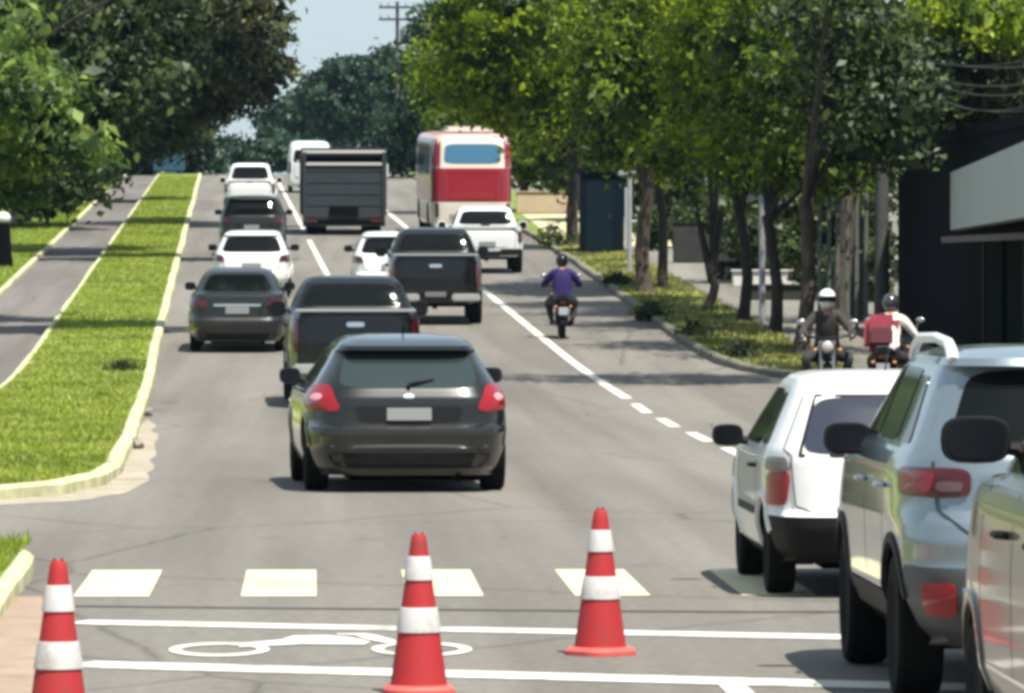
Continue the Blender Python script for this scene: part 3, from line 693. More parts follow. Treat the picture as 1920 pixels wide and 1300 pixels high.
# ---- 3. cars in the left lane
LV_SEDAN = [(.20, .78, .16, 4.30), (.30, .84, .06, 4.40), (.50, .875, .0, 4.45), (.58, .875, .0, 4.45), (.64, .872, .05, 4.42), (.88, .865, .06, 4.25), (1.00, .84, .09, 4.0), (1.045, .80, .14, 3.35), (1.06, .78, .55, 3.25),
            (1.20, .71, .78, 2.95), (1.34, .63, 1.02, 2.62), (1.42, .56, 1.22, 2.35), (1.455, .46, 1.45, 2.15), (1.47, .3, 1.6, 1.95)]
def car_extra(plm=None, zrec=(.62, .80), rec=False):
    def f(root, sh):
        sh.seam('panel_gap', [(-.80, 1.0), (-.74, .70), (-.6, .63), (.6, .63), (.74, .70), (.80, 1.0)], root, .012)
        sh.patch('lower_insert', [(-.8, .23), (.8, .23), (.86, .36), (-.86, .36)], M_black, root, .004, 8.)
        if rec: sh.patch('bright_strip', [(-.5, .83), (.5, .83), (.5, .875), (-.5, .875)], M_chrome, root, .008, 8., 3, 24)
    return f
make_car('sedan', 'dark grey sedan in the lane beside the grass verge, nearest of that queue', 'car', LV_SEDAN, P_grey, 445, 113.5, -.3, 7., (.95, 3.6), .31, rear_win=[(-.84, 1.085), (.84, 1.085), (.80, 1.38), (-.80, 1.38)],
         side_win=[(1.05, 1.9, 1.09, 1.88, 1.30, 1.36), (1.98, 3.0, 1.09, 2.55, 1.96, 1.36)], lights=[('tail_light', [(.62, .80), (1.08, .80), (1.12, .97), (.66, .95)], M_redd, True)], plate=(0, .76), mirror_at=(2.85, 1.06), mirror_m=P_black, extra=car_extra(rec=True), hw=(1.09, 1.38))
LV_SMALL = [(.20, .74, .14, 3.80), (.28, .80, .05, 3.88), (.45, .855, .0, 3.93), (.56, .86, .0, 3.93), (.61, .858, .05, 3.92), (.85, .855, .07, 3.80), (.98, .83, .11, 3.62), (1.03, .80, .16, 2.95), (1.15, .75, .25, 2.72),
            (1.30, .68, .38, 2.42), (1.38, .64, .44, 2.25), (1.40, .63, .36, 2.2), (1.43, .60, .42, 2.05), (1.465, .52, .7, 1.85), (1.48, .32, .95, 1.6)]
make_car('hatchback', 'white hatchback between dark grey sedan and dark SUV, in the lane by the verge', 'car', LV_SMALL, P_white2, 472, 142, -.6, 7., (.72, 3.15), .30, rear_win=[(-.86, 1.02), (.86, 1.02), (.86, 1.36), (-.86, 1.36)],
         side_win=[(.7, 1.5, 1.05, 1.48, .85, 1.36), (1.56, 2.6, 1.05, 2.12, 1.54, 1.37)], lights=[('tail_light', [(.70, .82), (1.12, .82), (1.16, .97), (.80, .96)], M_redd, True)], plate=(0, .72), mirror_at=(2.4, 1.03), mirror_m=M_black, extra=car_extra(), hw=(1.06, 1.38), group='white hatchbacks')
LV_SUV = [(.26, .78, .18, 4.25), (.36, .86, .06, 4.34), (.55, .90, .0, 4.40), (.66, .905, .0, 4.40), (.72, .90, .05, 4.38), (.95, .90, .06, 4.28), (1.08, .885, .09, 4.1), (1.13, .86, .12, 3.35), (1.30, .80, .20, 3.05),
          (1.48, .73, .32, 2.7), (1.545, .70, .36, 2.52), (1.56, .69, .26, 2.48), (1.60, .66, .30, 2.3), (1.635, .56, .6, 2.1), (1.65, .34, .95, 1.8)]
make_car('suv', 'dark olive SUV between the white hatchback and the far white pickup, lane by the verge', 'car', LV_SUV, P_olive, 472, 176, -.8, 7., (.9, 3.5), .34, rear_win=[(-.86, 1.13), (.86, 1.13), (.84, 1.50), (-.84, 1.50)],
         side_win=[(.6, 1.6, 1.15, 1.58, .75, 1.52), (1.67, 2.9, 1.15, 2.4, 1.65, 1.52)], lights=[('tail_light', [(.72, .90), (1.10, .90), (1.12, 1.07), (.74, 1.07)], M_redd, True)], plate=(0, .80), mirror_at=(2.75, 1.12), mirror_m=M_black, extra=car_extra(), hw=(1.17, 1.52))
make_car('hatchback', 'white hatchback mostly hidden behind the black pickup beside the solid lane line', 'car', LV_SMALL, P_white2, 733, 141, .0, 7., (.72, 3.15), .30, rear_win=[(-.86, 1.02), (.86, 1.02), (.86, 1.36), (-.86, 1.36)],
         side_win=[(.7, 1.5, 1.05, 1.48, .85, 1.36), (1.56, 2.6, 1.05, 2.12, 1.54, 1.37)], lights=[('tail_light', [(.70, .82), (1.12, .82), (1.16, .97), (.80, .96)], M_redd, True)], plate=(0, .72), mirror_at=(2.4, 1.03), mirror_m=M_black, extra=car_extra(), hw=(1.06, 1.38), group='white hatchbacks')

# ---- 4. the three cars along the right edge
LV_CELTA = [(z * .965, w, a, b) for (z, w, a, b) in [(.22, .72, .16, 3.62), (.30, .79, .05, 3.72), (.44, .825, .0, 3.78), (.515, .828, .0, 3.78), (.53, .828, .025, 3.77), (.56, .825, .05, 3.76), (.72, .825, .055, 3.70), (.86, .82, .065, 3.52), (.93, .80, .09, 2.95), (1.02, .76, .14, 2.72),
            (1.20, .68, .26, 2.32), (1.30, .635, .34, 2.1), (1.345, .61, .39, 2.0), (1.385, .57, .50, 1.86), (1.41, .47, .72, 1.7), (1.42, .3, .9, 1.5)]]
def celta_extra(root, sh):
    sh.seam('hatch_gap', [(-.93, 1.22), (-.93, .90), (-.86, .86), (-.82, .56), (-.72, .53), (.72, .53), (.82, .56), (.86, .86), (.93, .90), (.93, 1.22)], root, .010)
    sh.seam('window_rubber', [(-.80, .865), (.80, .865), (.82, 1.225), (-.82, 1.225), (-.80, .865)], root, .022, M_black, .004)
    for sd_ in (1, -1):
        zz = [(.36), (.90)]
        sh.seam('door_gap', [(sd_ * sh.a_side(1.02, .36), .36), (sd_ * sh.a_side(1.0, .88), .88)], root, .010); sh.seam('door_gap', [(sd_ * sh.a_side(2.35, .30), .30), (sd_ * sh.a_side(2.4, .86), .86)], root, .010)
        sh.seam('rub_strip', [(sd_ * sh.a_side(.95, .50), .50), (sd_ * sh.a_side(2.5, .50), .50)], root, .05, M_black, .008)
        handle(root, sh, 1.2, .78, sd_, M_black)
        sh.patch('fuel_door' if sd_ > 0 else 'side_reflector', [(sd_ * sh.a_side(.42, .62), .62), (sd_ * sh.a_side(.55, .62), .62), (sd_ * sh.a_side(.55, .70), .70), (sd_ * sh.a_side(.42, .70), .70)], P_white2, root, .003, 5., 3, 20)
        sh.patch('reverse_lamp', [(sd_ * .94 - .085, .77), (sd_ * .94 + .085, .77), (sd_ * .945 + .06, .855), (sd_ * .945 - .06, .855)], mat('smoked_lens', (.15, .13, .12), .25, 0, .2), root, .017, 4., 3, 20)
    b = MB(); b.tube([(0, 1.3, 1.365), (0, 1.05, 1.5)], [.007, .003], 6); b.build('antenna', M_black, root)
    b = MB(); b.box((0, .03, .685), (.13, .03, .02), bev=.006); b.build('hatch_lock', M_black, root)
make_car('hatchback', 'white older hatchback with black bumper and single red tail lamp near the silver SUV', 'car', LV_CELTA, P_white2, 590 + 3.57 * FPX / 38.6, 38.6, .3, 7.0, (.70, 3.08), .275, bumper=M_black, bump_z=.497,
         rear_win=[(-.79, .875), (.79, .875), (.81, 1.215), (-.81, 1.215)], glass=mat('tinted_glass', (.03, .034, .05), .1, 0, 0, .5), side_win=[(.62, 1.0, .92, 1.0, .78, 1.235), (1.08, 2.38, .91, 1.92, 1.06, 1.255)],
         lights=[('tail_light', [(.885, .56), (1.02, .56), (1.00, .77), (.86, .77)], M_red, True)], mirror_at=(2.12, .90), mirror_m=M_black, mirror_sz=(.2, .1, .14), extra=celta_extra, rim=mat('steel_wheel', (.12, .12, .12), .5, .6), hw=(.93, 1.25), tw=.175, group='white hatchbacks')
LV_SIL = [(.27, .78, .20, 4.20), (.36, .86, .08, 4.32), (.50, .915, .01, 4.38), (.62, .92, .0, 4.38), (.66, .92, .01, 4.38), (.76, .92, .0, 4.37), (.84, .918, .03, 4.34), (.90, .915, .08, 4.31), (1.06, .905, .09, 4.2), (1.13, .89, .115, 4.0), (1.17, .865, .14, 3.32), (1.32, .805, .22, 3.0),
          (1.48, .745, .31, 2.65), (1.545, .715, .35, 2.5), (1.555, .71, .24, 2.46), (1.59, .685, .26, 2.32), (1.625, .60, .55, 2.1), (1.64, .36, .95, 1.8)]
def suv_extra(root, sh):
    for sd_ in (1, -1):
        b = MB(); x = .665
        b.tube([(sd_ * x, .46, 1.575), (sd_ * x, .52, 1.62), (sd_ * x, .66, 1.655), (sd_ * x, 1.2, 1.675), (sd_ * x, 2.0, 1.665), (sd_ * x, 2.25, 1.62), (sd_ * x, 2.32, 1.57)], [.028, .028, .026, .024, .024, .024, .024], 10)
        b.build('roof_rail', mat('rail_white', (.75, .76, .76), .35, .2), root)
        sh.patch('bumper_reflector', [(sd_ * .86 - .075, .42), (sd_ * .86 + .075, .42), (sd_ * .86 + .085, .57), (sd_ * .86 - .065, .57)], M_red, root, .014, 5., 3, 24)
        sh.seam('door_gap', [(sd_ * sh.a_side(1.0, .45), .45), (sd_ * sh.a_side(1.25, .75), .75), (sd_ * sh.a_side(1.15, 1.15), 1.15)], root, .011); sh.seam('door_gap', [(sd_ * sh.a_side(2.0, .36), .36), (sd_ * sh.a_side(2.0, 1.15), 1.15)], root, .011)
        sh.seam('side_cladding', [(sd_ * sh.a_side(1.3, .42), .42), (sd_ * sh.a_side(3.0, .42), .42)], root, .14, M_black, .008)
        for y in (1.3, 2.3): handle(root, sh, y, .98, sd_, P_silver)
    for sd_ in (1, -1): sh.patch('brake_lens', [(sd_ * .955 - .07, .975), (sd_ * .955 + .07, .975), (sd_ * .955 + .08, 1.07), (sd_ * .955 - .06, 1.07)], M_red, root, .018, 4., 3, 24); sh.patch('reverse_lens', [(sd_ * .80 - .06, .985), (sd_ * .80 + .06, .985), (sd_ * .80 + .06, 1.03), (sd_ * .80 - .06, 1.03)], mat('dim_lens', (.10, .06, .06), .3), root, .018, 4., 3, 24)
    sh.patch('lamp_bar', [(-.60, .965), (.60, .965), (.60, 1.07), (-.60, 1.07)], M_redd, root, .010, 8., 3, 30)
    sh.patch('plate_recess', [(-.42, .70), (.42, .70), (.46, .90), (-.46, .90)], P_silver, root, .004, 6.)
    sh.seam('hatch_gap', [(-.90, 1.12), (-.86, .90), (-.70, .79), (.70, .79), (.86, .90), (.90, 1.12)], root, .011)
make_car('suv', 'silver SUV with white roof rails, grey lower bumper and wide red tail lamp', 'car', LV_SIL, P_silver, 590 + 3.60 * FPX / 28.9, 28.9, .2, 7., (.84, 3.45), .34, bumper=mat('grey_plastic', (.05, .055, .055), .5, noise=.15, nscale=9), bump_z=.635, arch_m=M_black,
         rear_win=[(-.86, 1.18), (.86, 1.18), (.85, 1.535), (-.85, 1.535)], side_win=[(.62, 1.12, 1.19, 1.10, .80, 1.50), (1.18, 1.98, 1.19, 1.95, 1.16, 1.53), (2.05, 3.0, 1.19, 2.42, 2.02, 1.53)],
         lights=[('tail_light', [(.70, .955), (1.06, .955), (1.08, 1.09), (.70, 1.09)], mat('maroon_lens', (.06, .006, .009), .2, 0, .2), True)], plate=(0, .80), mirror_at=(2.72, 1.12), mirror_m=M_black, mirror_sz=(.24, .1, .16, -.06), extra=suv_extra, hw=(1.2, 1.53), tw=.22)
LV_BRZ = [(z * 1.06, w * 1.01, a, b) for (z, w, a, b) in LV_SIL]
def brz_extra(root, sh):
    for sd_ in (1, -1):
        sh.seam('door_gap', [(sd_ * sh.a_side(2.0, .42), .42), (sd_ * sh.a_side(2.0, 1.2), 1.2)], root, .011); sh.seam('door_gap', [(sd_ * sh.a_side(3.0, .42), .42), (sd_ * sh.a_side(2.98, 1.2), 1.2)], root, .011)
        for y in (1.3, 2.35): handle(root, sh, y, 1.04, sd_, M_black)
make_car('suv', 'bronze SUV cut off by the picture edge, black mirror in front of the silver SUV', 'car', LV_BRZ, P_bronze, 590 + 3.40 * FPX / 20.6, 20.6, .0, 7., (.84, 3.45), .35,
         rear_win=[(-.86, 1.26), (.86, 1.26), (.85, 1.62), (-.85, 1.62)], side_win=[(.62, 1.12, 1.26, 1.10, .80, 1.58), (1.18, 1.98, 1.26, 1.95, 1.16, 1.62), (2.05, 3.0, 1.26, 2.42, 2.02, 1.62)],
         lights=[('tail_light', [(.62, 1.0), (1.12, 1.0), (1.14, 1.15), (.62, 1.15)], M_red, True)], plate=(0, .85), mirror_at=(2.72, 1.335), mirror_m=M_black, mirror_sz=(.26, .12, .175), extra=brz_extra, hw=(1.28, 1.62), tw=.22)

# ---- 5. bus
def make_bus():
    root = empty('bus', (0, 0, 0)); L = 10.8
    lev = [(.32, 1.18, .12, L - .1), (.45, 1.24, .03, L), (1.0, 1.25, .0, L), (1.12, 1.25, .0, L), (2.06, 1.25, .04, L - .05), (2.16, 1.25, .06, L - .06), (2.95, 1.22, .16, L - .15), (3.06, 1.18, .22, L - .2), (3.14, 1.08, .36, L - .3), (3.19, .8, .6, L - .5)]
    sh = Shell(lev, 13., .96)
    Pw = paint('bus_white', (.56, .51, .45), 0, .2); Pr = paint('bus_red', (.22, .012, .022), 0, .05)
    wz = [(2.6, .48, .55), (8.4, .48, .55)]
    sh.build([('roof', paint('bus_roof', (.60, .36, .31), 0, .05), lambda y, z: z > 3.0), ('red_band', Pr, lambda y, z: 1.10 < z < 2.14 or (z > 1.1 and y > .5)), ('rear_window_frame', Pw, lambda y, z: z > 2.1), ('skirt', Pw, lambda y, z: True)], root, wz)
    for yw in (2.6, 8.4):
        for sd_ in (1, -1): wheel(root, sd_ * 1.08, yw, .48, .28, sd_); arch(root, sh, yw, .48, .55, sd_, M_black)
    g = mat('bus_glass', (.06, .16, .26), .08, 0, .5, .8)
    sh.patch('rear_window', [(-.74, 2.28), (.74, 2.28), (.72, 2.88), (-.72, 2.88)], g, root, .012, 6., 6, 44)
    for sd_ in (1, -1):
        sh.patch('corner_pillar', [(sd_ * .965 - .13, 2.1), (sd_ * .965 + .13, 2.1), (sd_ * .965 + .13, 2.99), (sd_ * .965 - .13, 2.99)], Pr, root, .006, 12., 3, 24)
        sh.patch('tail_light', [(sd_ * .91 - .045, .62), (sd_ * .91 + .045, .62), (sd_ * .91 + .045, 1.06), (sd_ * .91 - .045, 1.06)], M_redd, root, .016, 6., 3, 24)
        for k in range(6):
            y0 = .9 + k * 1.55; a0, a1 = sh.a_side(y0, 2.5), sh.a_side(y0 + 1.4, 2.5)
            c = [(a0, 1.75), (a1, 1.75), (a1, 2.75), (a0, 2.75)]
            if sd_ < 0: c = [(-a1, 1.75), (-a0, 1.75), (-a0, 2.75), (-a1, 2.75)]
            sh.patch('side_window', c, M_glass, root, .008, 10., 3, 28)
        b = MB(); b.tube([(sd_ * 1.2, L - .3, 2.7), (sd_ * 1.42, L - .05, 2.75), (sd_ * 1.46, L, 2.4)], .025, 6); b.box((sd_ * 1.46, L, 2.3), (.2, .12, .42), bev=.03); b.build('wing_mirror', M_black, root)
    sh.patch('engine_grille', [(-.55, 1.18), (.55, 1.18), (.55, 1.42), (-.55, 1.42)], mat('bus_red_dark', (.22, .012, .02), .4), root, .006, 9., 4, 28)
    sh.seam('engine_hatch_gap', [(-.74, 1.14), (.74, 1.14), (.74, 1.98), (-.74, 1.98), (-.74, 1.14)], root, .018)
    sh.patch('number_plate', [(-.6, .56), (-.3, .56), (-.3, .72), (-.6, .72)], mat('grey_plate', (.22, .22, .22), .5), root, .01, 7., 3, 24)
    b = MB(); b.box((0, .08, .36), (2.3, .22, .16), bev=.04); b.build('rear_bumper', mat('bus_bumper', (.5, .48, .44), .5, noise=.15), root)
    b = MB(); b.box((0, 3.2, 3.27), (1.5, 2.6, .26), bev=.1); b.build('roof_unit', Pw, root)
    b = MB(); b.box((0, 5.4, .40), (1.9, 9.5, .2)); b.tube([(-.9, 2.6, .48), (.9, 2.6, .48)], .12, 8); b.build('chassis', M_under, root)
    place(root, 886, 197, 1.9)
    tag(root, 'red and white city bus seen from behind, in the lane by the footway', 'bus')
make_bus()

# ---- 6. dump truck
def make_truck():
    root = empty('dump_truck', (0, 0, 0))
    Ms = mat('slate_steel', (.016, .022, .028), .7, .0, noise=.25, nscale=1.5); Mb = mat('grey_bar', (.42, .41, .40), .6); Mc = paint('cab_pale', (.55, .60, .60), 0, .1)
    W = 1.29
    b = MB(); b.box((0, .03, 1.22), (2 * W, .06, 1.88)); 
    b.build('tailgate', Ms, root, False)
    for k in range(5):
        b = MB(); b.box((0, -.006, .60 + k * .36), (2 * W - .06, .022, .10), bev=.008); b.build('tailgate_rib', Ms, root)
    for sd_ in (1, -1):
        b = MB(); b.box((sd_ * (W - .05), -.03, 1.5), (.10, .08, 2.2), bev=.015); b.build('corner_post', Ms, root)
        b = MB(); b.box((sd_ * (W - .035), 2.7, 1.55), (.07, 5.25, 1.9)); b.build('side_wall', Ms, root, False)
        for k in range(7): b = MB(); b.box((sd_ * (W + .02), .4 + k * .75, 1.55), (.06, .08, 1.86)); b.build('side_rib', Ms, root, False)
        b = MB(); b.box((sd_ * .85, .30, .38), (.62, .03, .62)); b.build('mud_flap', M_under, root, False)
        b = MB(); b.box((sd_ * 1.0, -.04, .46), (.34, .06, .12), bev=.01); b.build('tail_light', M_redd, root)
    b = MB(); b.box((0, .0, 2.22), (2 * W - .2, .14, .10), bev=.02); b.build('upper_rail', Mb, root)
    b = MB(); b.box((0, .10, 2.60), (2 * W + .02, .12, .11), bev=.02); b.build('tarp_bar', Mb, root)
    b = MB(); b.box((0, 2.7, 2.52), (2 * W - .12, 5.1, .06), bev=.02); b.build('tarpaulin', mat('dark_tarp', (.02, .022, .025), .8), root)
    b = MB(); b.box((0, 2.7, .62), (2 * W - .1, 5.3, .10)); b.box((0, 3.6, .75), (.9, 7.4, .25)); b.build('chassis', M_under, root, False)
    b = MB(); b.box((0, .02, .42), (2.3, .10, .14), bev=.02); b.build('rear_beam', M_under, root)
    b = MB(); b.box((0, 5.34, 1.62), (2 * W, .08, 2.1)); b.build('headboard', Ms, root, False)
    for yw in (1.2, 2.45, 6.4):
        for sd_ in (1, -1): wheel(root, sd_ * 1.0, yw, .50, .34 if yw < 5 else .26, sd_)
    lev = [(.55, 1.15, 5.6, 7.6), (.8, 1.22, 5.55, 7.7), (1.6, 1.24, 5.55, 7.68), (2.2, 1.2, 5.6, 7.5), (2.4, 1.14, 5.7, 7.35), (2.46, 1.0, 5.85, 7.2), (2.48, .7, 6.0, 7.0)]
    sh = Shell(lev, 10.); sh.build([('cab', Mc, lambda y, z: True)], root)
    for sd_ in (1, -1):
        c = [(sh.a_side(6.1, 1.75), 1.55), (sh.a_side(7.3, 1.75), 1.55), (sh.a_side(7.2, 2.15), 2.15), (sh.a_side(6.1, 2.15), 2.15)]
        if sd_ < 0: c = [(-c[1][0], 1.55), (-c[0][0], 1.55), (-c[3][0], 2.15), (-c[2][0], 2.15)]
        sh.patch('side_window', c, M_glass, root, .006, 8., 3, 24)
        b = MB(); b.tube([(sd_ * 1.15, 7.2, 2.2), (sd_ * 1.4, 7.25, 2.25), (sd_ * 1.4, 7.25, 1.6)], .02, 6); b.box((sd_ * 1.42, 7.24, 1.92), (.24, .1, .5), bev=.04); b.build('wing_mirror', Mc, root)
    sh.patch('windscreen', [(3.1, 1.55), (4., 1.55), (4., 2.2), (3.1, 2.2)], M_glass, root, .006, 9., 3, 24); sh.patch('windscreen', [(-4., 1.55), (-3.1, 1.55), (-3.1, 2.2), (-4., 2.2)], M_glass, root, .006, 9., 3, 24)
    place(root, 645, 200, .6)
    tag(root, 'dark slate dump truck seen from behind, with grey top rails, beside the red bus', 'truck')
make_truck()

# ---- 7. white van ahead of the dump truck
LV_VAN = [(.28, .88, .12, 5.3), (.40, .93, .03, 5.4), (.60, .95, .0, 5.42), (1.0, .95, .0, 5.3), (1.15, .945, .01, 4.75), (1.6, .92, .03, 4.35), (1.95, .87, .06, 3.95), (2.12, .81, .10, 3.7), (2.19, .68, .25, 3.4), (2.22, .45, .5, 3.0)]
make_car('van', 'tall white van ahead of the dump truck, only its upper corner showing', 'van', LV_VAN, P_white, 581, 275, .4, 11., (1.0, 4.3), .34, rear_win=[(-.78, 1.3), (-.06, 1.3), (-.06, 1.85), (-.76, 1.85)],
         side_win=[(3.1, 4.2, 1.3, 3.8, 3.1, 1.85)], lights=[('tail_light', [(.86, .85), (1.04, .85), (1.04, 1.35), (.88, 1.35)], M_redd, True)], plate=(0, .6), mirror_at=(4.1, 1.3), mirror_m=M_black, hw=(1.25, 1.9),
         extra=lambda root, sh: (sh.seam('door_gap', [(0, .5), (0, 2.05)], root, .02), sh.patch('rear_window', [(.06, 1.3), (.78, 1.3), (.76, 1.85), (.06, 1.85)], M_glass, root, .006, 7.)))

# ================================================================== CONES
M_cone = worn('cone_red', (.34, .014, .018), (.12, .04, .03), .75, 9.)
M_coll = worn('cone_collar', (.50, .49, .48), (.20, .18, .16), .8, 12.)
M_cbase = mat('cone_base', (.55, .09, .075), .6, noise=.15, nscale=9)
def cone(px, Y, label, rz):
    root = empty('traffic_cone', (pX(px, Y), Y, zg(Y) + .001), rz)
    H = .75
    def rad(z): return .135 - (.135 - .034) * (z - .04) / (H - .04)
    b = MB(); sec = []
    # rubber base, octagonal with feet
    V = []
    for (r, z) in ((.165, .0), (.165, .022), (.152, .036), (.135, .042)):
        for k in range(32):
            a = 2 * math.pi * k / 32 + math.pi / 32; q = 1 / max(abs(math.cos(a)), abs(math.sin(a))); q = min(q, 1.12); V.append((r * q * math.cos(a), r * q * math.sin(a), z))
    F = [(i * 32 + k, i * 32 + (k + 1) % 32, (i + 1) * 32 + (k + 1) % 32, (i + 1) * 32 + k) for i in range(3) for k in range(32)]; F.append(tuple(range(32))[::-1]); F.append(tuple(range(96, 128)))
    b.add(V, F); b.build('base', M_cbase, root)
    b = MB(); pr_ = [(rad(.04), .04)]
    for z in (.29, .30, .40, .41, .54, .64, .70): pr_.append((rad(z), z))
    pr_ += [(rad(.735), .735), (rad(.748) - .004, .748), (.018, .75), (.016, .70)]
    b.lathe(pr_, 32); b.build('cone_body', M_cone, root)
    for (z0, z1) in ((.290, .405), (.535, .645)):
        b = MB(); b.lathe([(rad(z0) - .002, z0 - .002), (rad(z0) + .007, z0), (rad(z0) + .007, z0 + .006), (rad(z1) + .006, z1 - .005), (rad(z1) + .004, z1), (rad(z1) - .002, z1 + .002)], 32); b.build('reflective_collar', M_coll, root)
    # two small lugs for a tape at the tip
    for sx in (-1, 1):
        b = MB(); b.box((sx * .017, 0, .752), (.010, .022, .022), bev=.004); b.build('tip_lug', M_cone, root)
    tag(root, label, 'traffic cone', 'traffic cones at the stop line')
cone(110, 27.4, 'red and white traffic cone by the bare earth and kerbed island', .4)
cone(785, 30.1, 'red and white traffic cone standing on the painted motorcycle symbol', .1)
cone(1126, 33.1, 'red and white traffic cone in front of the last clear crossing stripe, smallest in view', .7)

# ================================================================== PEOPLE AND MOTORCYCLES
def body_mesh(name, J, bones, mats_, parent=None):
    """skin-modifier figure turned into one mesh; J name->(co, radius), bones (a, b, material index)"""
    ks = list(J); ix = {k: i for i, k in enumerate(ks)}
    me = bpy.data.meshes.new(name); me.from_pydata([J[k][0] for k in ks], [(ix[a], ix[b]) for a, b, _ in bones], [])
    o = bpy.data.objects.new(name, me); COL.objects.link(o)
    o.modifiers.new('skin', 'SKIN'); 
    for i, k in enumerate(ks):
        sv = me.skin_vertices[0].data[i]; r = J[k][1]; sv.radius = r if hasattr(r, '__len__') else (r, r); sv.use_root = (k == 'pelvis')
    o.modifiers.new('sub', 'SUBSURF').levels = 2; o.modifiers['sub'].render_levels = 2
    dg = bpy.context.evaluated_depsgraph_get(); dg.update(); m2 = bpy.data.meshes.new_from_object(o.evaluated_get(dg))
    o.modifiers.clear(); o.data = m2; bpy.data.meshes.remove(me); m2.name = name
    m2.materials.clear()
    for m_ in mats_: m2.materials.append(m_)
    seg = [(Vector(J[a][0]), Vector(J[b][0]), mi) for a, b, mi in bones]
    for p in m2.polygons:
        c = p.center; best = None
        for a, b, mi in seg:
            d = b - a; t = max(0, min(1, (c - a).dot(d) / max(d.length_squared, 1e-9))); q = (c - (a + d * t)).length
            if best is None or q < best[0]: best = (q, mi)
        p.material_index = best[1]; p.use_smooth = True
    if parent: o.parent = parent
    return o
def rider_joints(lean=.14, hip=(0, .30, .82), hand=(.34, .92, 1.02), spread=.27, bulk=1.):
    hx, hy, hz = hip; J = {}
    J['pelvis'] = (hip, (.165, .13)); J['waist'] = ((0, hy + .03, hz + .18), (.15, .11)); J['chest'] = ((0, hy + .03 + lean * .6, hz + .40), (.175, .13)); J['neckb'] = ((0, hy + .03 + lean, hz + .55), .085)
    J['neck'] = ((0, hy + .05 + lean, hz + .62), .058); J['headc'] = ((0, hy + .08 + lean, hz + .72), .085); J['headt'] = ((0, hy + .08 + lean, hz + .82), .07)
    for s, n in ((1, 'r'), (-1, 'l')):
        J['sh' + n] = ((s * .19, hy + .02 + lean, hz + .51), .072); J['el' + n] = ((s * .37, hy + .24 + lean * .6, hz + .27), .05); J['wr' + n] = ((s * hand[0], hand[1] - .09, hand[2] + .03), .032)
        J['pa' + n] = ((s * hand[0], hand[1] - .02, hand[2] + .03), .036)
        for q, dx in enumerate((-.032, -.011, .011, .032)):
            J['f%d%s' % (q, n)] = ((s * hand[0] + dx, hand[1] + .035, hand[2] + .02), .011); J['g%d%s' % (q, n)] = ((s * hand[0] + dx, hand[1] + .045, hand[2] - .025), .010)
        J['th' + n] = ((s * (hand[0] - .045), hand[1] - .005, hand[2] - .02), .012)
        J['hp' + n] = ((s * .11, hy + .05, hz - .02), .105); J['kn' + n] = ((s * spread, hy + .42, hz - .08), .07); J['an' + n] = ((s * .20, hy + .20, hz - .48), .045); J['to' + n] = ((s * .21, hy + .38, hz - .52), .036)
    for k_ in J:
        r_ = J[k_][1]; f_ = bulk if k_[:2] in ('pe', 'wa', 'ch', 'sh', 'el', 'hp', 'kn') else 1.
        J[k_] = (J[k_][0], tuple(q * f_ for q in r_) if hasattr(r_, '__len__') else r_ * f_)
    B = [('pelvis', 'waist', 0), ('waist', 'chest', 0), ('chest', 'neckb', 0), ('neckb', 'neck', 2), ('neck', 'headc', 2), ('headc', 'headt', 2)]
    for n in 'rl':
        B += [('neckb', 'sh' + n, 0), ('sh' + n, 'el' + n, 0), ('el' + n, 'wr' + n, 0), ('wr' + n, 'pa' + n, 3), ('pa' + n, 'th' + n, 3), ('pelvis', 'hp' + n, 1), ('hp' + n, 'kn' + n, 1), ('kn' + n, 'an' + n, 1), ('an' + n, 'to' + n, 4)]
        for q in range(4): B += [('pa' + n, 'f%d%s' % (q, n), 3), ('f%d%s' % (q, n), 'g%d%s' % (q, n), 3)]
    return J, B
M_skin = mat('skin', (.30, .16, .10), .5); M_shoe = mat('shoe', (.02, .02, .02), .6)
def helmet(parent, c, shellm, visor=True, face=1.):
    """full helmet: shell with face opening, chin bar, dark visor; faces +y"""
    V = []; F = []; n, m_ = 24, 14
    for i in range(m_ + 1):
        th = math.pi * i / m_ * .86
        for k in range(n):
            a = 2 * math.pi * k / n; r = math.sin(th); V.append((c[0] + .128 * r * math.cos(a), c[1] + .155 * r * math.sin(a), c[2] + .145 * math.cos(th)))
    for i in range(m_):
        for k in range(n): k2 = (k + 1) % n; F.append((i * n + k, (i + 1) * n + k, (i + 1) * n + k2, i * n + k2))
    F.append(tuple(range(m_ * n, (m_ + 1) * n))); h = mk('helmet', V, F, shellm, parent)
    V = []; F = []
    for i in range(6):
        z = -.045 + .085 * i / 5
        for k in range(15):
            a = R(20 + 140 * k / 14); r = math.sqrt(max(.05, 1 - (z / .145) ** 2)); V.append((c[0] + (.133) * r * math.cos(a), c[1] + .161 * r * math.sin(a), c[2] + z))
    for i in range(5):
        for k in range(14): F.append((i * 15 + k, i * 15 + k + 1, (i + 1) * 15 + k + 1, (i + 1) * 15 + k))
    mk('visor', V, F, M_glass, h); return h
def person(label, mats_, loc, rz, hm, rx=0., **kw):
    J, B = rider_joints(**kw); root = empty('person', loc, rz, rx); body_mesh('body', J, B, mats_, root)
    hc = J['headc'][0]; helmet(root, (hc[0], hc[1] + .01, hc[2] + .045), hm); tag(root, label, 'person'); return root, J
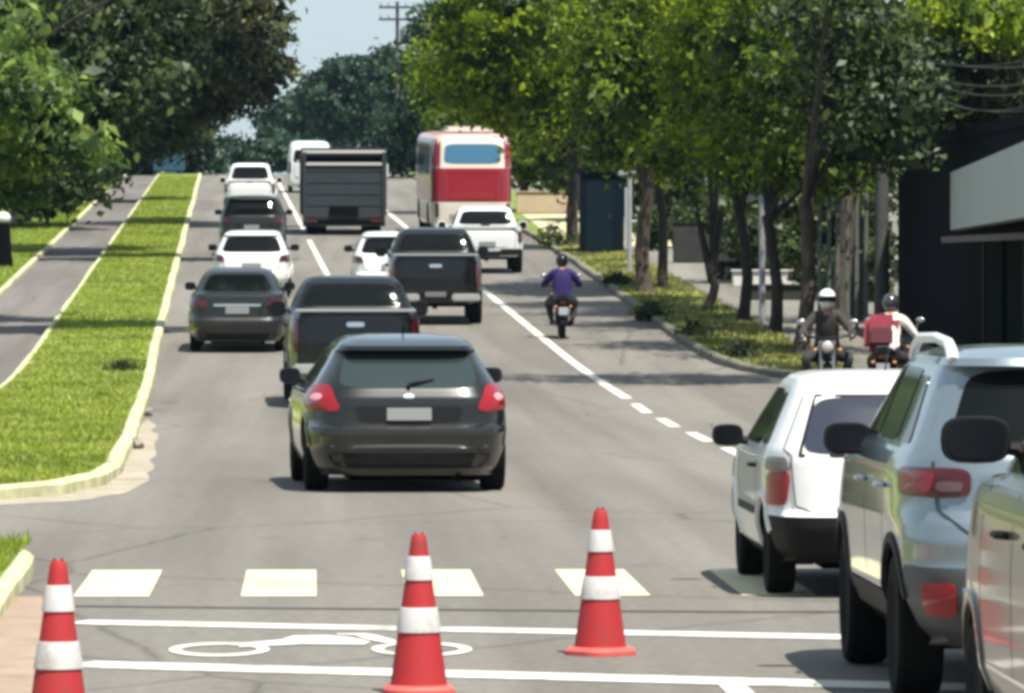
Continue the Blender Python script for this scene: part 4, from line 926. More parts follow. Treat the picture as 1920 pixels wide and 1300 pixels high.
def motorcycle(label, loc, rz, bodym, rx=0., topbox=False, shield=False):
    root = empty('motorcycle', loc, rz, rx)
    for y, rr, w in ((0., .295, .11), (1.28, .295, .09)):
        e = empty('wheel', (0, y, rr)); e.parent = root
        b = MB(); h = w / 2; b.lathe([(rr * .78, -h), (rr * .9, -h), (rr * .97, -h * .6), (rr, 0), (rr * .97, h * .6), (rr * .9, h), (rr * .78, h)], 28, 'X'); b.build('tyre', M_tyre, e)
        b = MB(); b.lathe([(rr * .8, -h * .7), (rr * .8, h * .7), (rr * .72, h * .7), (rr * .72, -h * .7)], 28, 'X')
        for k in range(5): a = k * 1.2566; b.tube([(0, 0, 0), (0, rr * .74 * math.cos(a), rr * .74 * math.sin(a))], .016, 6)
        b.lathe([(.001, -.05), (.05, -.05), (.05, .05), (.001, .05)], 12, 'X'); b.build('rim', M_rim, e)
    b = MB(); b.box((0, .62, .42), (.26, .38, .32), bev=.05); b.box((0, .68, .30), (.30, .22, .12), bev=.03); b.build('engine', mat('engine_metal', (.12, .12, .12), .45, .7), root)
    b = MB(); b.tube([(0, 0, .3), (0, .35, .42), (0, .55, .62), (0, .95, .80), (0, 1.05, .98)], .03, 8); b.tube([(.09, 0, .3), (.09, .4, .40)], .022, 6); b.tube([(-.09, 0, .3), (-.09, .4, .40)], .022, 6)
    for s in (1, -1): b.tube([(s * .10, -.02, .32), (s * .10, .12, .68)], .024, 8)
    b.build('frame', M_black, root)
    b = MB(); b.ball((0, .70, .86), (.145, .24, .12), 18, 12); b.build('fuel_tank', bodym, root)
    # seat as tapered loaf
    V = []; F = []
    for (y, w, z) in ((-.28, .08, .83), (-.18, .12, .82), (.1, .13, .80), (.35, .12, .77), (.52, .08, .80)):
        V += [(-w, y, z - .04), (-w, y, z + .02), (-w * .6, y, z + .05), (w * .6, y, z + .05), (w, y, z + .02), (w, y, z - .04)]
    for i in range(4):
        for k in range(6): F.append((i * 6 + k, (i + 1) * 6 + k, (i + 1) * 6 + (k + 1) % 6, i * 6 + (k + 1) % 6))
    F.append((0, 1, 2, 3, 4, 5)); F.append((29, 28, 27, 26, 25, 24)); mk('seat', V, F, M_black, root)
    b = MB(); V = []; F = []
    for s in (1, -1):
        b.box((s * .13, -.02, .70), (.04, .5, .14), bev=.02)
    b.build('side_cover', bodym, root)
    def fender(name, y, rr, a0, a1, w):
        V = []; F = []; n = 12
        for i in range(n + 1):
            a = R(a0 + (a1 - a0) * i / n)
            for q in (-1, -.6, 0, .6, 1): V.append((q * w, y + (rr - .02 * q * q) * math.cos(a), .295 + (rr - .02 * q * q) * math.sin(a)))
        for i in range(n):
            for k in range(4): F.append((i * 5 + k, i * 5 + k + 1, (i + 1) * 5 + k + 1, (i + 1) * 5 + k))
        o = mk(name, V, F, M_black, root); o.modifiers.new('thick', 'SOLIDIFY').thickness = .008
    fender('rear_fender', 0, .36, 50, 185, .08); fender('front_fender', 1.28, .335, 20, 150, .065)
    b = MB()
    for s in (1, -1): b.tube([(s * .085, 1.28, .295), (s * .085, 1.10, .80), (s * .085, 1.06, .95)], .024, 8)
    b.box((0, 1.06, .96), (.24, .05, .05), bev=.01); b.build('fork', mat('fork_metal', (.4, .4, .4), .3, .9), root)
    b = MB(); b.tube([(-.38, .90, 1.02), (-.30, .96, 1.05), (-.1, 1.04, 1.02), (.1, 1.04, 1.02), (.30, .96, 1.05), (.38, .90, 1.02)], .014, 8); b.build('handlebar', M_black, root)
    for s in (1, -1):
        b = MB(); b.tube([(s * .27, .98, 1.05), (s * .33, 1.0, 1.20)], .007, 6); b.ball((s * .36, 1.0, 1.24), (.065, .02, .042), 14, 8); b.build('mirror', mat('mirror_case', (.35, .36, .37), .2, .6), root)
        b = MB(); b.ball((s * .15, -.30, .66), (.03, .04, .025), 10, 6); b.build('rear_indicator', mat('amber', (.5, .2, .03), .3), root)
        b = MB(); b.ball((s * .17, 1.14, .86), (.03, .04, .025), 10, 6); b.build('front_indicator', MATS['amber'], root)
        b = MB(); b.tube([(s * .12, .55, .32), (s * .24, .55, .31)], .015, 6); b.build('foot_peg', M_black, root)
    b = MB(); b.ball((0, 1.14, .90), (.10, .07, .10), 16, 10); h = b.build('headlight', M_black, root)
    b = MB(); b.ball((0, 1.175, .90), (.085, .045, .085), 16, 10); b.build('headlight_glass', M_white_l, h)
    b = MB(); b.box((0, -.36, .74), (.16, .06, .07), bev=.02); b.build('tail_light', M_redd, root)
    b = MB(); b.box((0, -.40, .575), (.19, .012, .15), bev=.004); b.build('number_plate', mat('moto_plate', (.36, .36, .38), .5), root)
    b = MB(); b.tube([(.13, .7, .28), (.16, .4, .25), (.17, .05, .33), (.17, -.22, .38)], [.022, .025, .045, .04], 10); b.build('exhaust', M_under, root)
    if topbox: b = MB(); b.box((0, -.30, 1.02), (.42, .40, .34), bev=.05); b.build('top_box', M_black, root)
    tag(root, label, 'motorcycle'); return root
# moving motorcycle, rider in purple
Y = 119.8; L0 = (pX(1055, Y), Y, zg(Y)); sl = math.atan(slope(Y))
mo1 = motorcycle('dark motorcycle riding away in the lane right of the white line', L0, 0., P_black, sl); mo1.scale = (.93,) * 3
M_purple = mat('purple_jacket', (.013, .004, .075), .85, noise=.2, nscale=6); M_jean = mat('dark_trousers', (.02, .02, .024), .85)
pe1, _ = person('person in a purple jacket and black helmet riding a motorcycle away', [M_purple, M_jean, M_skin, mat('glove', (.03, .03, .03), .7), M_shoe], L0, 0., P_black, sl, hip=(0, .16, .80), hand=(.345, .90, 1.03), lean=.12, spread=.27, bulk=1.42); pe1.scale = (.93,) * 3
# two motorcycles waiting beyond the white car
Y = 88.; L1 = (pX(1557, Y), Y, zg(Y))
motorcycle('dark motorcycle facing the camera beyond the white older hatchback', (L1[0], Y + .5, zg(Y)), R(176), paint('moto_dark', (.03, .012, .012), .2), 0.)
M_drk = mat('dark_jacket', (.025, .022, .020), .8, noise=.25, nscale=7)
M_whel = mat('white_helmet', (.72, .73, .75), .25, 0, .6)
pe2, _ = person('person in dark jacket and white helmet sitting on a motorcycle facing the camera', [M_drk, M_jean, M_skin, mat('pale_glove', (.45, .40, .36), .8), M_shoe], (L1[0], Y + .5, zg(Y)), R(176), M_whel, hip=(0, .30, .84), hand=(.345, .90, 1.03), lean=.12, spread=.32, bulk=1.15); pe2.scale = (.97,) * 3
Y = 89.; L2 = (pX(1664, Y), Y, zg(Y))
motorcycle('dark motorcycle seen from behind under the rider with a red backpack', (L2[0], Y, zg(Y)), R(-12), paint('moto_dark', (.03, .012, .012)), 0.)
M_wsh = mat('white_shirt', (.70, .68, .64), .85, noise=.1, nscale=8)
pr2, J2 = person('person in a white shirt and dark helmet on a motorcycle, back turned', [M_wsh, M_jean, M_skin, M_skin, M_shoe], (L2[0], Y, zg(Y)), R(-12), mat('dark_helmet', (.03, .03, .035), .2, 0, .7), hip=(0, .14, .80), hand=(.345, .90, 1.03), lean=.36, spread=.30, bulk=1.12); pr2.scale = (.95,) * 3; bpz = -.12
# backpack: soft box with flap and straps
bp = empty('backpack', (L2[0] - .05, Y - .03, zg(Y) + bpz), R(-12), R(-14)); M_bag = mat('maroon_bag', (.22, .018, .04), .7, noise=.2, nscale=8); M_bagd = mat('maroon_bag_dark', (.08, .008, .016), .7)
b = MB(); b.box((-.06, .02, 1.22), (.48, .28, .52), bev=.08); b.build('bag_body', M_bag, bp)
b = MB(); b.box((-.05, -.12, 1.14), (.34, .08, .26), bev=.035); b.build('front_pocket', M_bagd, bp)
for s in (1, -1): b = MB(); b.tube([(s * .13, .14, 1.44), (s * .14, .30, 1.46), (s * .15, .40, 1.36), (s * .16, .34, 1.15), (s * .16, .18, 1.02)], .022, 6); b.build('strap', M_bagd, bp)
b = MB(); b.tube([(-.11, .05, 1.465), (-.08, .05, 1.51), (-.02, .05, 1.51), (.01, .05, 1.465)], .012, 6); b.build('grab_loop', M_bagd, bp)
tag(bp, 'maroon red backpack on the back of the rider in a white shirt', 'backpack')

# ================================================================== BUILT THINGS BESIDE THE ROAD
# shop with dark navy wall and pale fascia on the right
M_navy = mat('navy_wall', (.003, .0035, .008), .9, spec=.05, noise=.25, nscale=.8); M_fas = mat('fascia_panel', (.34, .37, .35), .55, noise=.06, nscale=.8); M_dkg = mat('dark_shopfront', (.002, .004, .002), .8, spec=.02)
shop = empty('shop_building', (11.0, 95, 0))
def sbox(name, x0, x1, y0, y1, z0, z1, m, parent=shop, bev=0.):
    b = MB(); o = parent.location; b.box(((x0 + x1) / 2 - o.x, (y0 + y1) / 2 - o.y, (z0 + z1) / 2 - o.z), (x1 - x0, y1 - y0, z1 - z0), bev=bev); return b.build(name, m, parent, bool(bev))
sbox('wall', 11.05, 22, 72, 121, -.2, 4.2, M_navy)
sbox('roof', 11.0, 22.1, 71.9, 121.1, 4.21, 4.4, M_navy)
# fascia: slanted board following the frontage, with panel joints
fa = [Vector((8.6, 74.0)), Vector((10.85, 109.0))]
d = (fa[1] - fa[0]); L_ = d.length; d.normalize(); nrm = Vector((-d.y, d.x)); npan = 6
for i in range(npan):
    p0 = fa[0] + d * (L_ * i / npan + .008); p1 = fa[0] + d * (L_ * (i + 1) / npan - .008); q0, q1 = p0 - nrm * .22, p1 - nrm * .22; o = shop.location
    V = [(p.x - o.x, p.y - o.y, z) for z in (2.66, 3.64) for p in (p0, p1, q1, q0)]
    mk('fascia_panel', V, [(3, 2, 1, 0), (4, 5, 6, 7), (0, 1, 5, 4), (1, 2, 6, 5), (2, 3, 7, 6), (3, 0, 4, 7)], M_fas, shop, False)
V = [(p.x - o.x, p.y - o.y, z) for z in (3.30, 3.42) for p in (fa[0] - nrm * .23, fa[1] - nrm * .23, Vector((11.06, 109)), Vector((11.06, 74)))]
mk('canopy_slab', V, [(3, 2, 1, 0), (4, 5, 6, 7), (0, 1, 5, 4), (1, 2, 6, 5), (2, 3, 7, 6), (3, 0, 4, 7)], M_navy, shop, False)
for i, y in enumerate((84, 90, 96, 102)):
    f_ = sbox('shop_window', 10.98, 11.06, y, y + 5.2, .5, 2.5, M_dkg); sbox('window_frame', 10.94, 11.0, y + 2.5, y + 2.62, .5, 2.5, M_black)
sbox('sign_rail', 10.2, 10.3, 76, 104, 2.42, 2.52, mat('dull_rail', (.08, .06, .055), .7))
b = MB(); b.tube([(.3, 1., 4.38), (.3, 1., 5.5)], .05, 10); b.build('service_mast', mat('mast_grey', (.12, .12, .12), .6), shop)
tag(shop, 'dark navy shop with a wide pale grey fascia canopy at the picture edge', 'building')
# fence of grey posts
fen = empty('metal_fence', (9.4, 121, zg(121) + .1)); M_post = mat('grey_steel', (.14, .16, .14), .5, .5, noise=.2)
for i, px in enumerate((1508, 1522, 1538, 1556, 1572, 1590, 1608, 1626)):
    b = MB(); b.box((pX(px, 121) - 9.4, 0, 1.45), (.075, .075, 2.9), bev=.01); b.build('post', M_post, fen)
for z in (.25, 1.5, 2.75): b = MB(); b.box((pX(1566, 121) - 9.4, .065, z), (1.26, .04, .06)); b.build('rail', M_post, fen)
tag(fen, 'dark grey steel fence of upright posts behind the motorcyclists', 'fence')
# thin poles with small boxes at the top
M_pole = mat('galvanised', (.36, .36, .37), .5, .5, noise=.15)
def pole(px, py0, py1, Y, label, r=.05):
    g = zg(Y) + .1; top = px2(px, py1, Y).z; root = empty('sign_post', (pX(px, Y), Y, g))
    b = MB(); b.tube([(0, 0, 0), (0, 0, top - g)], r, 12); b.build('pole', M_pole, root)
    b = MB(); b.tube([(-.28, 0, top - g - .1), (.28, 0, top - g - .02)], .02, 6); b.build('arm', M_pole, root)
    for s in (-1, 1): b = MB(); b.box((s * .22, -.03, top - g - .03 + s * .04), (.13, .09, .15), bev=.03); b.build('lamp_head', M_pole, root)
    b = MB(); b.box((0, 0, .02), (.22, .22, .04), bev=.01); b.build('foot_plate', M_pole, root); tag(root, label, 'post', 'galvanised posts along the footway')
pole(1430, 620, 365, 123.5, 'slim galvanised post with small fittings among the nearer tree trunks', .062)
pole(1181, 505, 320, 158, 'slim galvanised post beside the dark blue booth', .055)
# dark blue booth
bo = empty('booth', (pX(1131, 176), 176, zg(176) + .1)); M_boo = mat('booth_blue', (.002, .007, .012), .8, spec=.08, noise=.15, nscale=2)
b = MB(); b.box((0, 1.0, 1.1), (1.16, 2.0, 2.2), bev=.03); b.build('wall', M_boo, bo)
b = MB(); b.box((0, 1.0, 2.25), (1.34, 2.2, .1), bev=.02); b.build('roof', M_boo, bo)
b = MB(); b.box((-.1, -.01, 1.0), (.75, .04, 1.9), bev=.01); d_ = b.build('door', mat('booth_door', (.003, .009, .015), .7, spec=.1), bo)
b = MB(); b.box((.18, -.045, 1.0), (.03, .04, .14)); b.build('handle', M_chrome, d_)
b = MB(); b.box((.64, -.02, .95), (.09, .06, 1.7)); b.build('downpipe', mat('white_pipe', (.25, .27, .28), .6), bo)
tag(bo, 'narrow dark blue booth at the kerb behind the thick ivy-clad trunk', 'booth')
# pale house behind the trees, parked white car in the yard, low walls
ho = empty('house', (pX(1275, 250), 250, zg(250) + .1)); M_hw = mat('cream_wall', (.55, .52, .38), .85, noise=.1, nscale=.6)
b = MB(); b.box((0, 3, 1.7), (7.5, 6, 3.4)); b.build('wall', M_hw, ho, False)
b = MB(); b.add([(-4.1, -.4, 3.41), (4.1, -.4, 3.41), (4.1, 6.4, 3.41), (-4.1, 6.4, 3.41), (-4.1, 3, 4.6), (4.1, 3, 4.6)], [(0, 1, 5, 4), (2, 3, 4, 5), (1, 2, 5), (3, 0, 4), (3, 2, 1, 0)]); b.build('roof', mat('clay_roof', (.26, .12, .07), .85, noise=.25, nscale=3), ho, False)
for x in (-2.4, -.15, 2.2):
    b = MB(); b.box((x, -.02, 1.75), (.75, .06, .55)); w_ = b.build('window', M_glass, ho, False); b = MB(); b.box((x, -.04, 1.44), (.9, .1, .06)); b.build('sill', M_hw, w_, False)
tag(ho, 'pale cream house glimpsed between the trunks behind the yard', 'house')
M_low = mat('white_low_wall', (.50, .48, .44), .85, noise=.12, nscale=1.5)
def lowwall(x0, x1, Y, h, m, label, th=.2):
    b = MB(); b.box(((x0 + x1) / 2, Y, zg(Y) + .1 + h / 2), (x1 - x0, th, h), bev=.02); b.box(((x0 + x1) / 2, Y, zg(Y) + .1 + h + .02), (x1 - x0 + .08, th + .1, .05), bev=.012)
    kind(tag(b.build('low_wall', m), label, 'wall'), 'thing')
lowwall(9.6, 13.2, 147, .35, M_low, 'low white wall nearest behind the row of trunks')
lowwall(9.2, 15.5, 190, .55, M_low, 'low white wall beyond the parked white car')
M_shade = mat('shade_stand_in_wall', (.02, .02, .018), .9, noise=.3, nscale=2)  # three dark walls added to stand in for deep shade behind the trunks
lowwall(9.3, 15.0, 166, 1.05, M_shade, 'dark waist-high wall added in place of deep shade behind the trunks, tallest of three', .15)
lowwall(9.5, 14.0, 152, .42, M_shade, 'dark knee-high wall added in place of shade behind the forked trunk', .15)
lowwall(9.3, 12.5, 138, .30, M_shade, 'dark ankle-high wall added in place of shade behind the straight dark trunk', .15)
M_tan = mat('tan_wall', (.42, .32, .21), .9, noise=.15, nscale=1.)
lowwall(pX(968, 228), pX(1100, 228), 228, .75, M_tan, 'sunlit tan low wall to the right of the bus', .3)
kind(flat_poly('sand', [(7.1, 182), (10.5, 182), (10.8, 226), (7.3, 226)], .12, mat('sunlit_sand', (.44, .40, .24), .95, noise=.15, nscale=1.)), 'structure')
# blue board far up the cycle path, dark post with pale round top at the left edge
bb = empty('notice_board', (pX(318, 322), 322, zg(322) + .1)); M_bl = mat('blue_board', (.012, .055, .10), .6, noise=.1, nscale=2)
b = MB(); b.box((0, 0, .95), (1.6, .08, 1.5), bev=.02); b.build('panel', M_bl, bb)
for s in (-1, 1): b = MB(); b.tube([(s * .6, .06, 0), (s * .6, .06, 1.7)], .05, 8); b.build('leg', M_post, bb)
tag(bb, 'blue board standing at the far end of the cycle path', 'board')
Y = 163.; bo2 = empty('bollard', (pX(8, Y), Y, zg(Y) + .09))
b = MB(); b.lathe([(.26, 0), (.24, .1), (.20, .5), (.17, 1.0), (.16, 1.12)], 20); b.build('post', mat('dark_post', (.003, .003, .003), .9, spec=.05), bo2)
b = MB(); b.ball((0, 0, 1.24), (.19, .19, .16), 16, 10); b.build('round_cap', mat('pale_cap', (.6, .6, .56), .6), bo2)
tag(bo2, 'dark post with pale round cap on the lawn at the left picture edge', 'post')
# utility poles and wires
M_wood = mat('weathered_pole', (.05, .05, .048), .9, noise=.25, nscale=3)
def upole(px, Y, h, label, arms=2, transf=True):
    root = empty('utility_pole', (pX(px, Y), Y, zg(Y)))
    b = MB(); b.tube([(0, 0, -.3), (0, 0, h)], [.13, .085], 12); b.build('pole', M_wood, root)
    for k in range(arms):
        b = MB(); b.box((0, -.14, h - .3 - k * .62), (1.9, .10, .12)); a_ = b.build('crossarm', M_wood, root)
        for x in (-.85, -.45, .45, .85): b = MB(); b.lathe([(.045, 0), (.06, .06), (.03, .09), (.05, .15), (.001, .19)], 10, 'Z', (x, -.14, h - .3 - k * .62 + .06)); b.build('insulator', mat('porcelain', (.3, .25, .2), .3), a_)
    if transf: b = MB(); b.lathe([(.24, 0), (.28, .04), (.28, .75), (.2, .85), (.001, .88)], 16, 'Z', (.42, -.1, h - 2.2)); b.build('transformer', mat('transformer_grey', (.12, .13, .13), .6), root)
    tag(root, label, 'utility pole', 'utility poles'); return root
upole(745, 330, 8.95, 'tall utility pole with crossarms against the sky behind the bus')
upole(786, 395, 9.3, 'thinner utility pole further up the hill behind the bus', 1, False)
pn = empty('utility_pole', (pX(1655, 118), 118, zg(118)))
b = MB(); b.tube([(0, 0, -.2), (0, 0, 6.1)], [.15, .10], 12); b.build('pole', M_wood, pn); b = MB(); b.box((0, -.12, 5.55), (1.2, .09, .10)); b.build('crossarm', M_wood, pn)
tag(pn, 'utility pole in the foliage above the dark shop, carrying slack wires', 'utility pole', 'utility poles')
M_wire = mat('wire', (.06, .065, .06), .6)
def wire(p0, p1, sag, r, label):
    P = [Vector(p0).lerp(Vector(p1), t / 16) - Vector((0, 0, sag * 4 * (t / 16) * (1 - t / 16))) for t in range(17)]
    b = MB(); b.tube(P, r, 6); tag(b.build('overhead_wire', M_wire), label, 'wire', 'overhead wires')
P0 = px2(1655, 90, 118)
wl = [(1645, 88, 1990, 118, .25), (1650, 95, 1990, 135, .5), (1652, 100, 1990, 175, .55), (1655, 108, 1990, 190, .75), (1640, 100, 1990, 250, .65), (1660, 92, 1990, 95, .35)]
for i, (a, b_, c, d_, sg) in enumerate(wl):
    wire(px2(a, b_, 117.6), (11.3, 96, (5.1, 4.95, 4.8, 4.68, 4.52, 5.3)[i]), sg * .8, .009 if i < 4 else .007, ('second', 'third', 'fourth', 'fifth', 'lowest', 'topmost')[i] + ' of the six slack wires running over the shop fascia')

# ================================================================== TREES
M_bark = mat('bark', (.055, .042, .032), .95, noise=.4, nscale=5, bump=.8, bscale=14)
M_barkd = mat('dark_bark', (.03, .025, .02), .95, noise=.4, nscale=5, bump=.8, bscale=14)
LM = {
 'dark': leafmat('leaf_dark', (.012, .028, .008), (.052, .076, .024), .25),
 'darkb': leafmat('leaf_brownish', (.018, .029, .010), (.085, .095, .040), .28),
 'mid': leafmat('leaf_mid', (.034, .072, .006), (.14, .205, .02), .48),
 'bright': leafmat('leaf_bright', (.06, .12, .006), (.24, .32, .022), .52),
 'lush': leafmat('leaf_lush', (.05, .11, .02), (.20, .28, .09), .42),
 'far': leafmat('leaf_far', (.012, .035, .022), (.030, .065, .040), .2),
 'ivy': leafmat('leaf_ivy', (.030, .050, .012), (.08, .10, .03), .25),
}
def leaves(name, lobes, size, dens, m, parent, clump=.32, up=.35):
    """lobes (x, y, z, rx, ry, rz) in parent space; leaves gathered in clumps near the outside of each lobe, each clump facing its own way"""
    C = []; NB = []
    for (x, y, z, rx, ry, rz, *wt) in lobes:
        area = math.pi * rx * rz; nc = max(6, int(area * dens / 40 * max(1., .95 * ry / rx) * (wt[0] if wt else 1)))
        u = nr.normal(size=(nc, 3)); u /= np.linalg.norm(u, axis=1)[:, None]; rr = nr.uniform(.12, 1., nc) ** .5
        wob = 1 + .22 * np.sin(u[:, 0] * 5 + x) * np.cos(u[:, 2] * 4 + z * 2)
        cc = np.c_[x + u[:, 0] * rx * rr * wob, y + u[:, 1] * ry * rr * wob, z + u[:, 2] * rz * rr * wob]
        k = nr.integers(24, 62, nc); q = np.repeat(cc, k, axis=0)
        sc = np.repeat(nr.uniform(.55, 1.35, nc), k)[:, None] * clump
        C.append(q + nr.normal(size=q.shape) * sc * np.array([1, 1, .55])); nb = u + nr.normal(size=u.shape) * .5 + np.array([0, 0, up]); NB.append(np.repeat(nb, k, axis=0))
    C = np.concatenate(C); NB = np.concatenate(NB); n = len(C)
    nrm = nr.normal(size=(n, 3)) * .75 + NB; nrm /= np.linalg.norm(nrm, axis=1)[:, None]
    t = nr.normal(size=(n, 3)); t -= nrm * (t * nrm).sum(1)[:, None]; t /= np.linalg.norm(t, axis=1)[:, None]; b = np.cross(nrm, t)
    L = (size * np.exp(nr.normal(0, .32, n)))[:, None]; Wd = L * nr.uniform(.4, .7, n)[:, None]
    V = np.empty((n, 4, 3)); V[:, 0] = C - t * L * .5; V[:, 1] = C + b * Wd * .5 + nrm * L * .10; V[:, 2] = C + t * L * .5 - nrm * L * .12; V[:, 3] = C - b * Wd * .5 + nrm * L * .10
    o = fast_mesh(name, V.reshape(-1, 3), np.arange(4 * n).reshape(-1, 4), m, parent); o["kind"] = "stuff"; return o
def tree(name, label, X, Y, lobes_px, size=.17, dens=300, lm='mid', tr=.16, lean=(0, 0), fork=None, bark=None, group=None, fork_h=None, clump=.32, cat='tree', dry=2.2):
    """lobes_px: (px, py, rx, ry) seen at depth Y; each gets real depth"""
    g = zg(Y) + .09; root = empty(name, (X, Y, g)); s = FPX / Y; LB = []
    for l in lobes_px:
        p = px2(l[0], l[1], Y); rx, rz = l[2] / s, l[3] / s; dy = l[4] if len(l) > 4 else rng.uniform(-.6, .6); LB.append((p.x - X, dy, p.z - g, rx, l[5] if len(l) > 5 else max(rx, rz) * dry, rz, (4.5 if X < 0 or (len(l) > 4 and l[4] < -5) else 2.4) if l[1] < -60 else 1.))
    fh = fork_h or max(1.2, min(LB, key=lambda q: q[2])[2] * .75)
    b = MB(); tx, ty = lean
    kn = [(tx * fh * t + .11 * math.sin(3.5 * t + X * 3), ty * fh * t + .08 * math.cos(4 * t + Y), fh * t) for t in (0, .15, .4, .7, 1.)]
    b.tube([(kn[0][0], kn[0][1], -.15)] + kn, [tr * 1.35, tr * 1.12, tr * .9, tr * .84, tr * .78, tr * .74], 12); b.build('trunk', bark or M_bark, root)
    lb = MB(); top = Vector(kn[-1])
    for q in LB:
        c = Vector(q[:3]); mid = top.lerp(c, .5) + Vector((rng.uniform(-.2, .2), rng.uniform(-.2, .2), .25)); lb.tube([top - Vector((0, 0, .15)), mid, c], [tr * .42, tr * .26, tr * .1] if q[6] == 1. else [tr * .3, tr * .16, tr * .07], 8)
        for k in range(5):
            e = c + Vector((rng.uniform(-1, 1) * q[3], rng.uniform(-1, 1) * q[4], rng.uniform(-.3, 1) * q[5])) * .75; lb.tube([mid.lerp(c, rng.uniform(.2, 1)), c.lerp(e, .5) + Vector((0, 0, .1)), e], [tr * .13, tr * .08, .012], 6)
    if fork:
        for (dx, dz) in fork: lb.tube([top - Vector((0, 0, .15)), top + Vector((dx * .5, .1, dz * .5)), top + Vector((dx, 0, dz))], [tr * .7, tr * .6, tr * .45], 8)
    lb.build('limbs', bark or M_bark, root)
    leaves('crown', LB, size, dens, LM[lm], root, clump); tag(root, label, cat, group); return root
GL, GR, GF = 'dark trees beyond the cycle path', 'street trees in the tree verge', 'hazy trees over the hilltop'
# left side, near to far
tree('broadleaf_tree', 'leafy tree with lighter green leaves, lowest and nearest of the dark trees', -9.9, 128, [(70, 210, 85, 95), (130, 270, 70, 65), (30, 300, 70, 70), (-40, 180, 120, 130), (40, 120, 70, 50), (-30, 60, 120, 90), (150, -270, 230, 70, -8, 2.4), (370, -310, 250, 70, -8, 2.2)], .24, 260, 'lush', .22, group=GL, clump=.26)
tree('broadleaf_tree', 'huge dark tree filling the upper corner above the lighter leafy tree', -12.2, 178, [(400, -130, 180, 50, -9, 2.0), (540, -150, 180, 50, -9, 1.8), (60, 60, 150, 120), (200, 50, 130, 110), (130, 150, 130, 90), (290, 40, 90, 90), (240, 170, 100, 80), (-40, 120, 150, 150), (180, 240, 90, 70)], .26, 230, 'dark', .34, group=GL, clump=.34)
tree('broadleaf_tree', 'brownish green tree overhanging the road, its edge against the sky', -9.9, 214, [(470, -85, 120, 40, -6, 2.0), (580, -100, 110, 40, -6, 1.8), (410, 30, 90, 90), (470, 90, 62, 80), (380, 130, 100, 80), (330, 60, 90, 90), (480, 20, 55, 60), (455, 165, 60, 36), (385, 195, 50, 38), (505, 140, 26, 36), (320, 205, 75, 55)], .26, 260, 'darkb', .32, group=GL, clump=.30)
tree('broadleaf_tree', 'dark tree over the cycle path, below the brownish overhanging tree', -11.0, 255, [(250, 215, 90, 70), (310, 230, 80, 55), (200, 270, 80, 60), (330, 248, 46, 34), (150, 300, 70, 60)], .28, 240, 'dark', .3, group=GL, clump=.36)
tree('broadleaf_tree', 'far dark tree closing the end of the cycle path', -12.6, 330, [(250, 250, 60, 40), (310, 262, 62, 36), (350, 268, 38, 34), (215, 290, 50, 40), (330, 240, 60, 40), (240, 315, 40, 26), (375, 300, 40, 30)], .34, 220, 'far', .28, group=GL, clump=.4)
tree('broadleaf_tree', 'dense dark tree behind the lighter leafy tree at the lawn edge', -17.5, 208, [(20, 280, 150, 100), (-60, 180, 150, 130), (110, 330, 110, 70), (60, 180, 120, 90)], .26, 200, 'dark', .3, group=GL, clump=.38)
def shrub(label, px, py, rx, ry, Y, lm, size=.16, dens=330, group=None, X=None):
    X = pX(px, Y) if X is None else X; g = zg(Y) + .09; s = FPX / Y; root = empty('shrub', (X, Y, g)); c = px2(px, py, Y)
    b = MB()
    for k in range(6): a = k * 1.05; b.tube([(0, 0, -.05), (.1 * math.cos(a), .1 * math.sin(a), .3), (rx / s * .5 * math.cos(a), rx / s * .5 * math.sin(a), max(.3, c.z - g))], [.03, .025, .01], 6)
    b.build('stems', M_barkd, root)
    rz = ry / s; zc = max(rz * .8, c.z - g)
    leaves('foliage', [(0, 0, zc, rx / s, rx / s, rz), (-rx / s * .35, .2, zc * .8, rx / s * .7, rx / s * .6, rz * .8), (rx / s * .35, -.2, zc * .75, rx / s * .7, rx / s * .6, rz * .75)], size, dens, LM[lm], root, .14)
    tag(root, label, 'shrub', group)
GS = 'shrubs under the dark trees'
shrub('dark shrub at the foot of the trees, nearest the left picture edge', 40, 365, 80, 62, 222, 'dark', group=GS)
shrub('dark shrub in the middle of the clump on the lawn', 118, 340, 62, 62, 250, 'dark', group=GS)
shrub('dark shrub at the lawn end of the clump nearest the cycle path', 182, 320, 42, 52, 288, 'dark', group=GS)
shrub('small shrub up the hill beside the cycle path kerb', 212, 305, 26, 34, 318, 'dark', group=GS)
# right side street trees: six trunks
tree('street_tree', 'tree with thick ivy-covered trunk, first of the row beside the dark blue booth', 7.42, 143, [(1140, 180, 70, 80), (1190, 250, 75, 60), (1180, 110, 95, 80), (1230, 30, 110, 70), (1110, 50, 70, 60), (1150, 285, 42, 30), (1130, -90, 200, 80, 3, 3), (1180, -200, 150, 70, 3, 2.5)], .17, 330, 'mid', .19, bark=M_bark, group=GR)
tree('street_tree', 'tree whose dark trunk leans toward the road, second of the row', 8.0, 145, [(1240, 270, 70, 50), (1290, 160, 85, 80), (1270, 70, 90, 80), (1220, 170, 70, 60), (1250, -80, 170, 80, 3)], .17, 330, 'bright', .13, lean=(-.13, 0), bark=M_barkd, group=GR)
tree('street_tree', 'tree with trunk forked low like a Y, third of the row', 8.12, 131.5, [(1330, 265, 85, 50), (1340, 160, 90, 80), (1310, 70, 100, 80), (1380, 40, 100, 70), (1250, 300, 40, 28), (1310, -110, 230, 80, 3, 3), (1380, -220, 150, 70, 3, 2.5)], .17, 330, 'bright', .12, fork=[(-.32, 1.3), (.22, 1.3)], fork_h=.75, bark=M_barkd, group=GR)
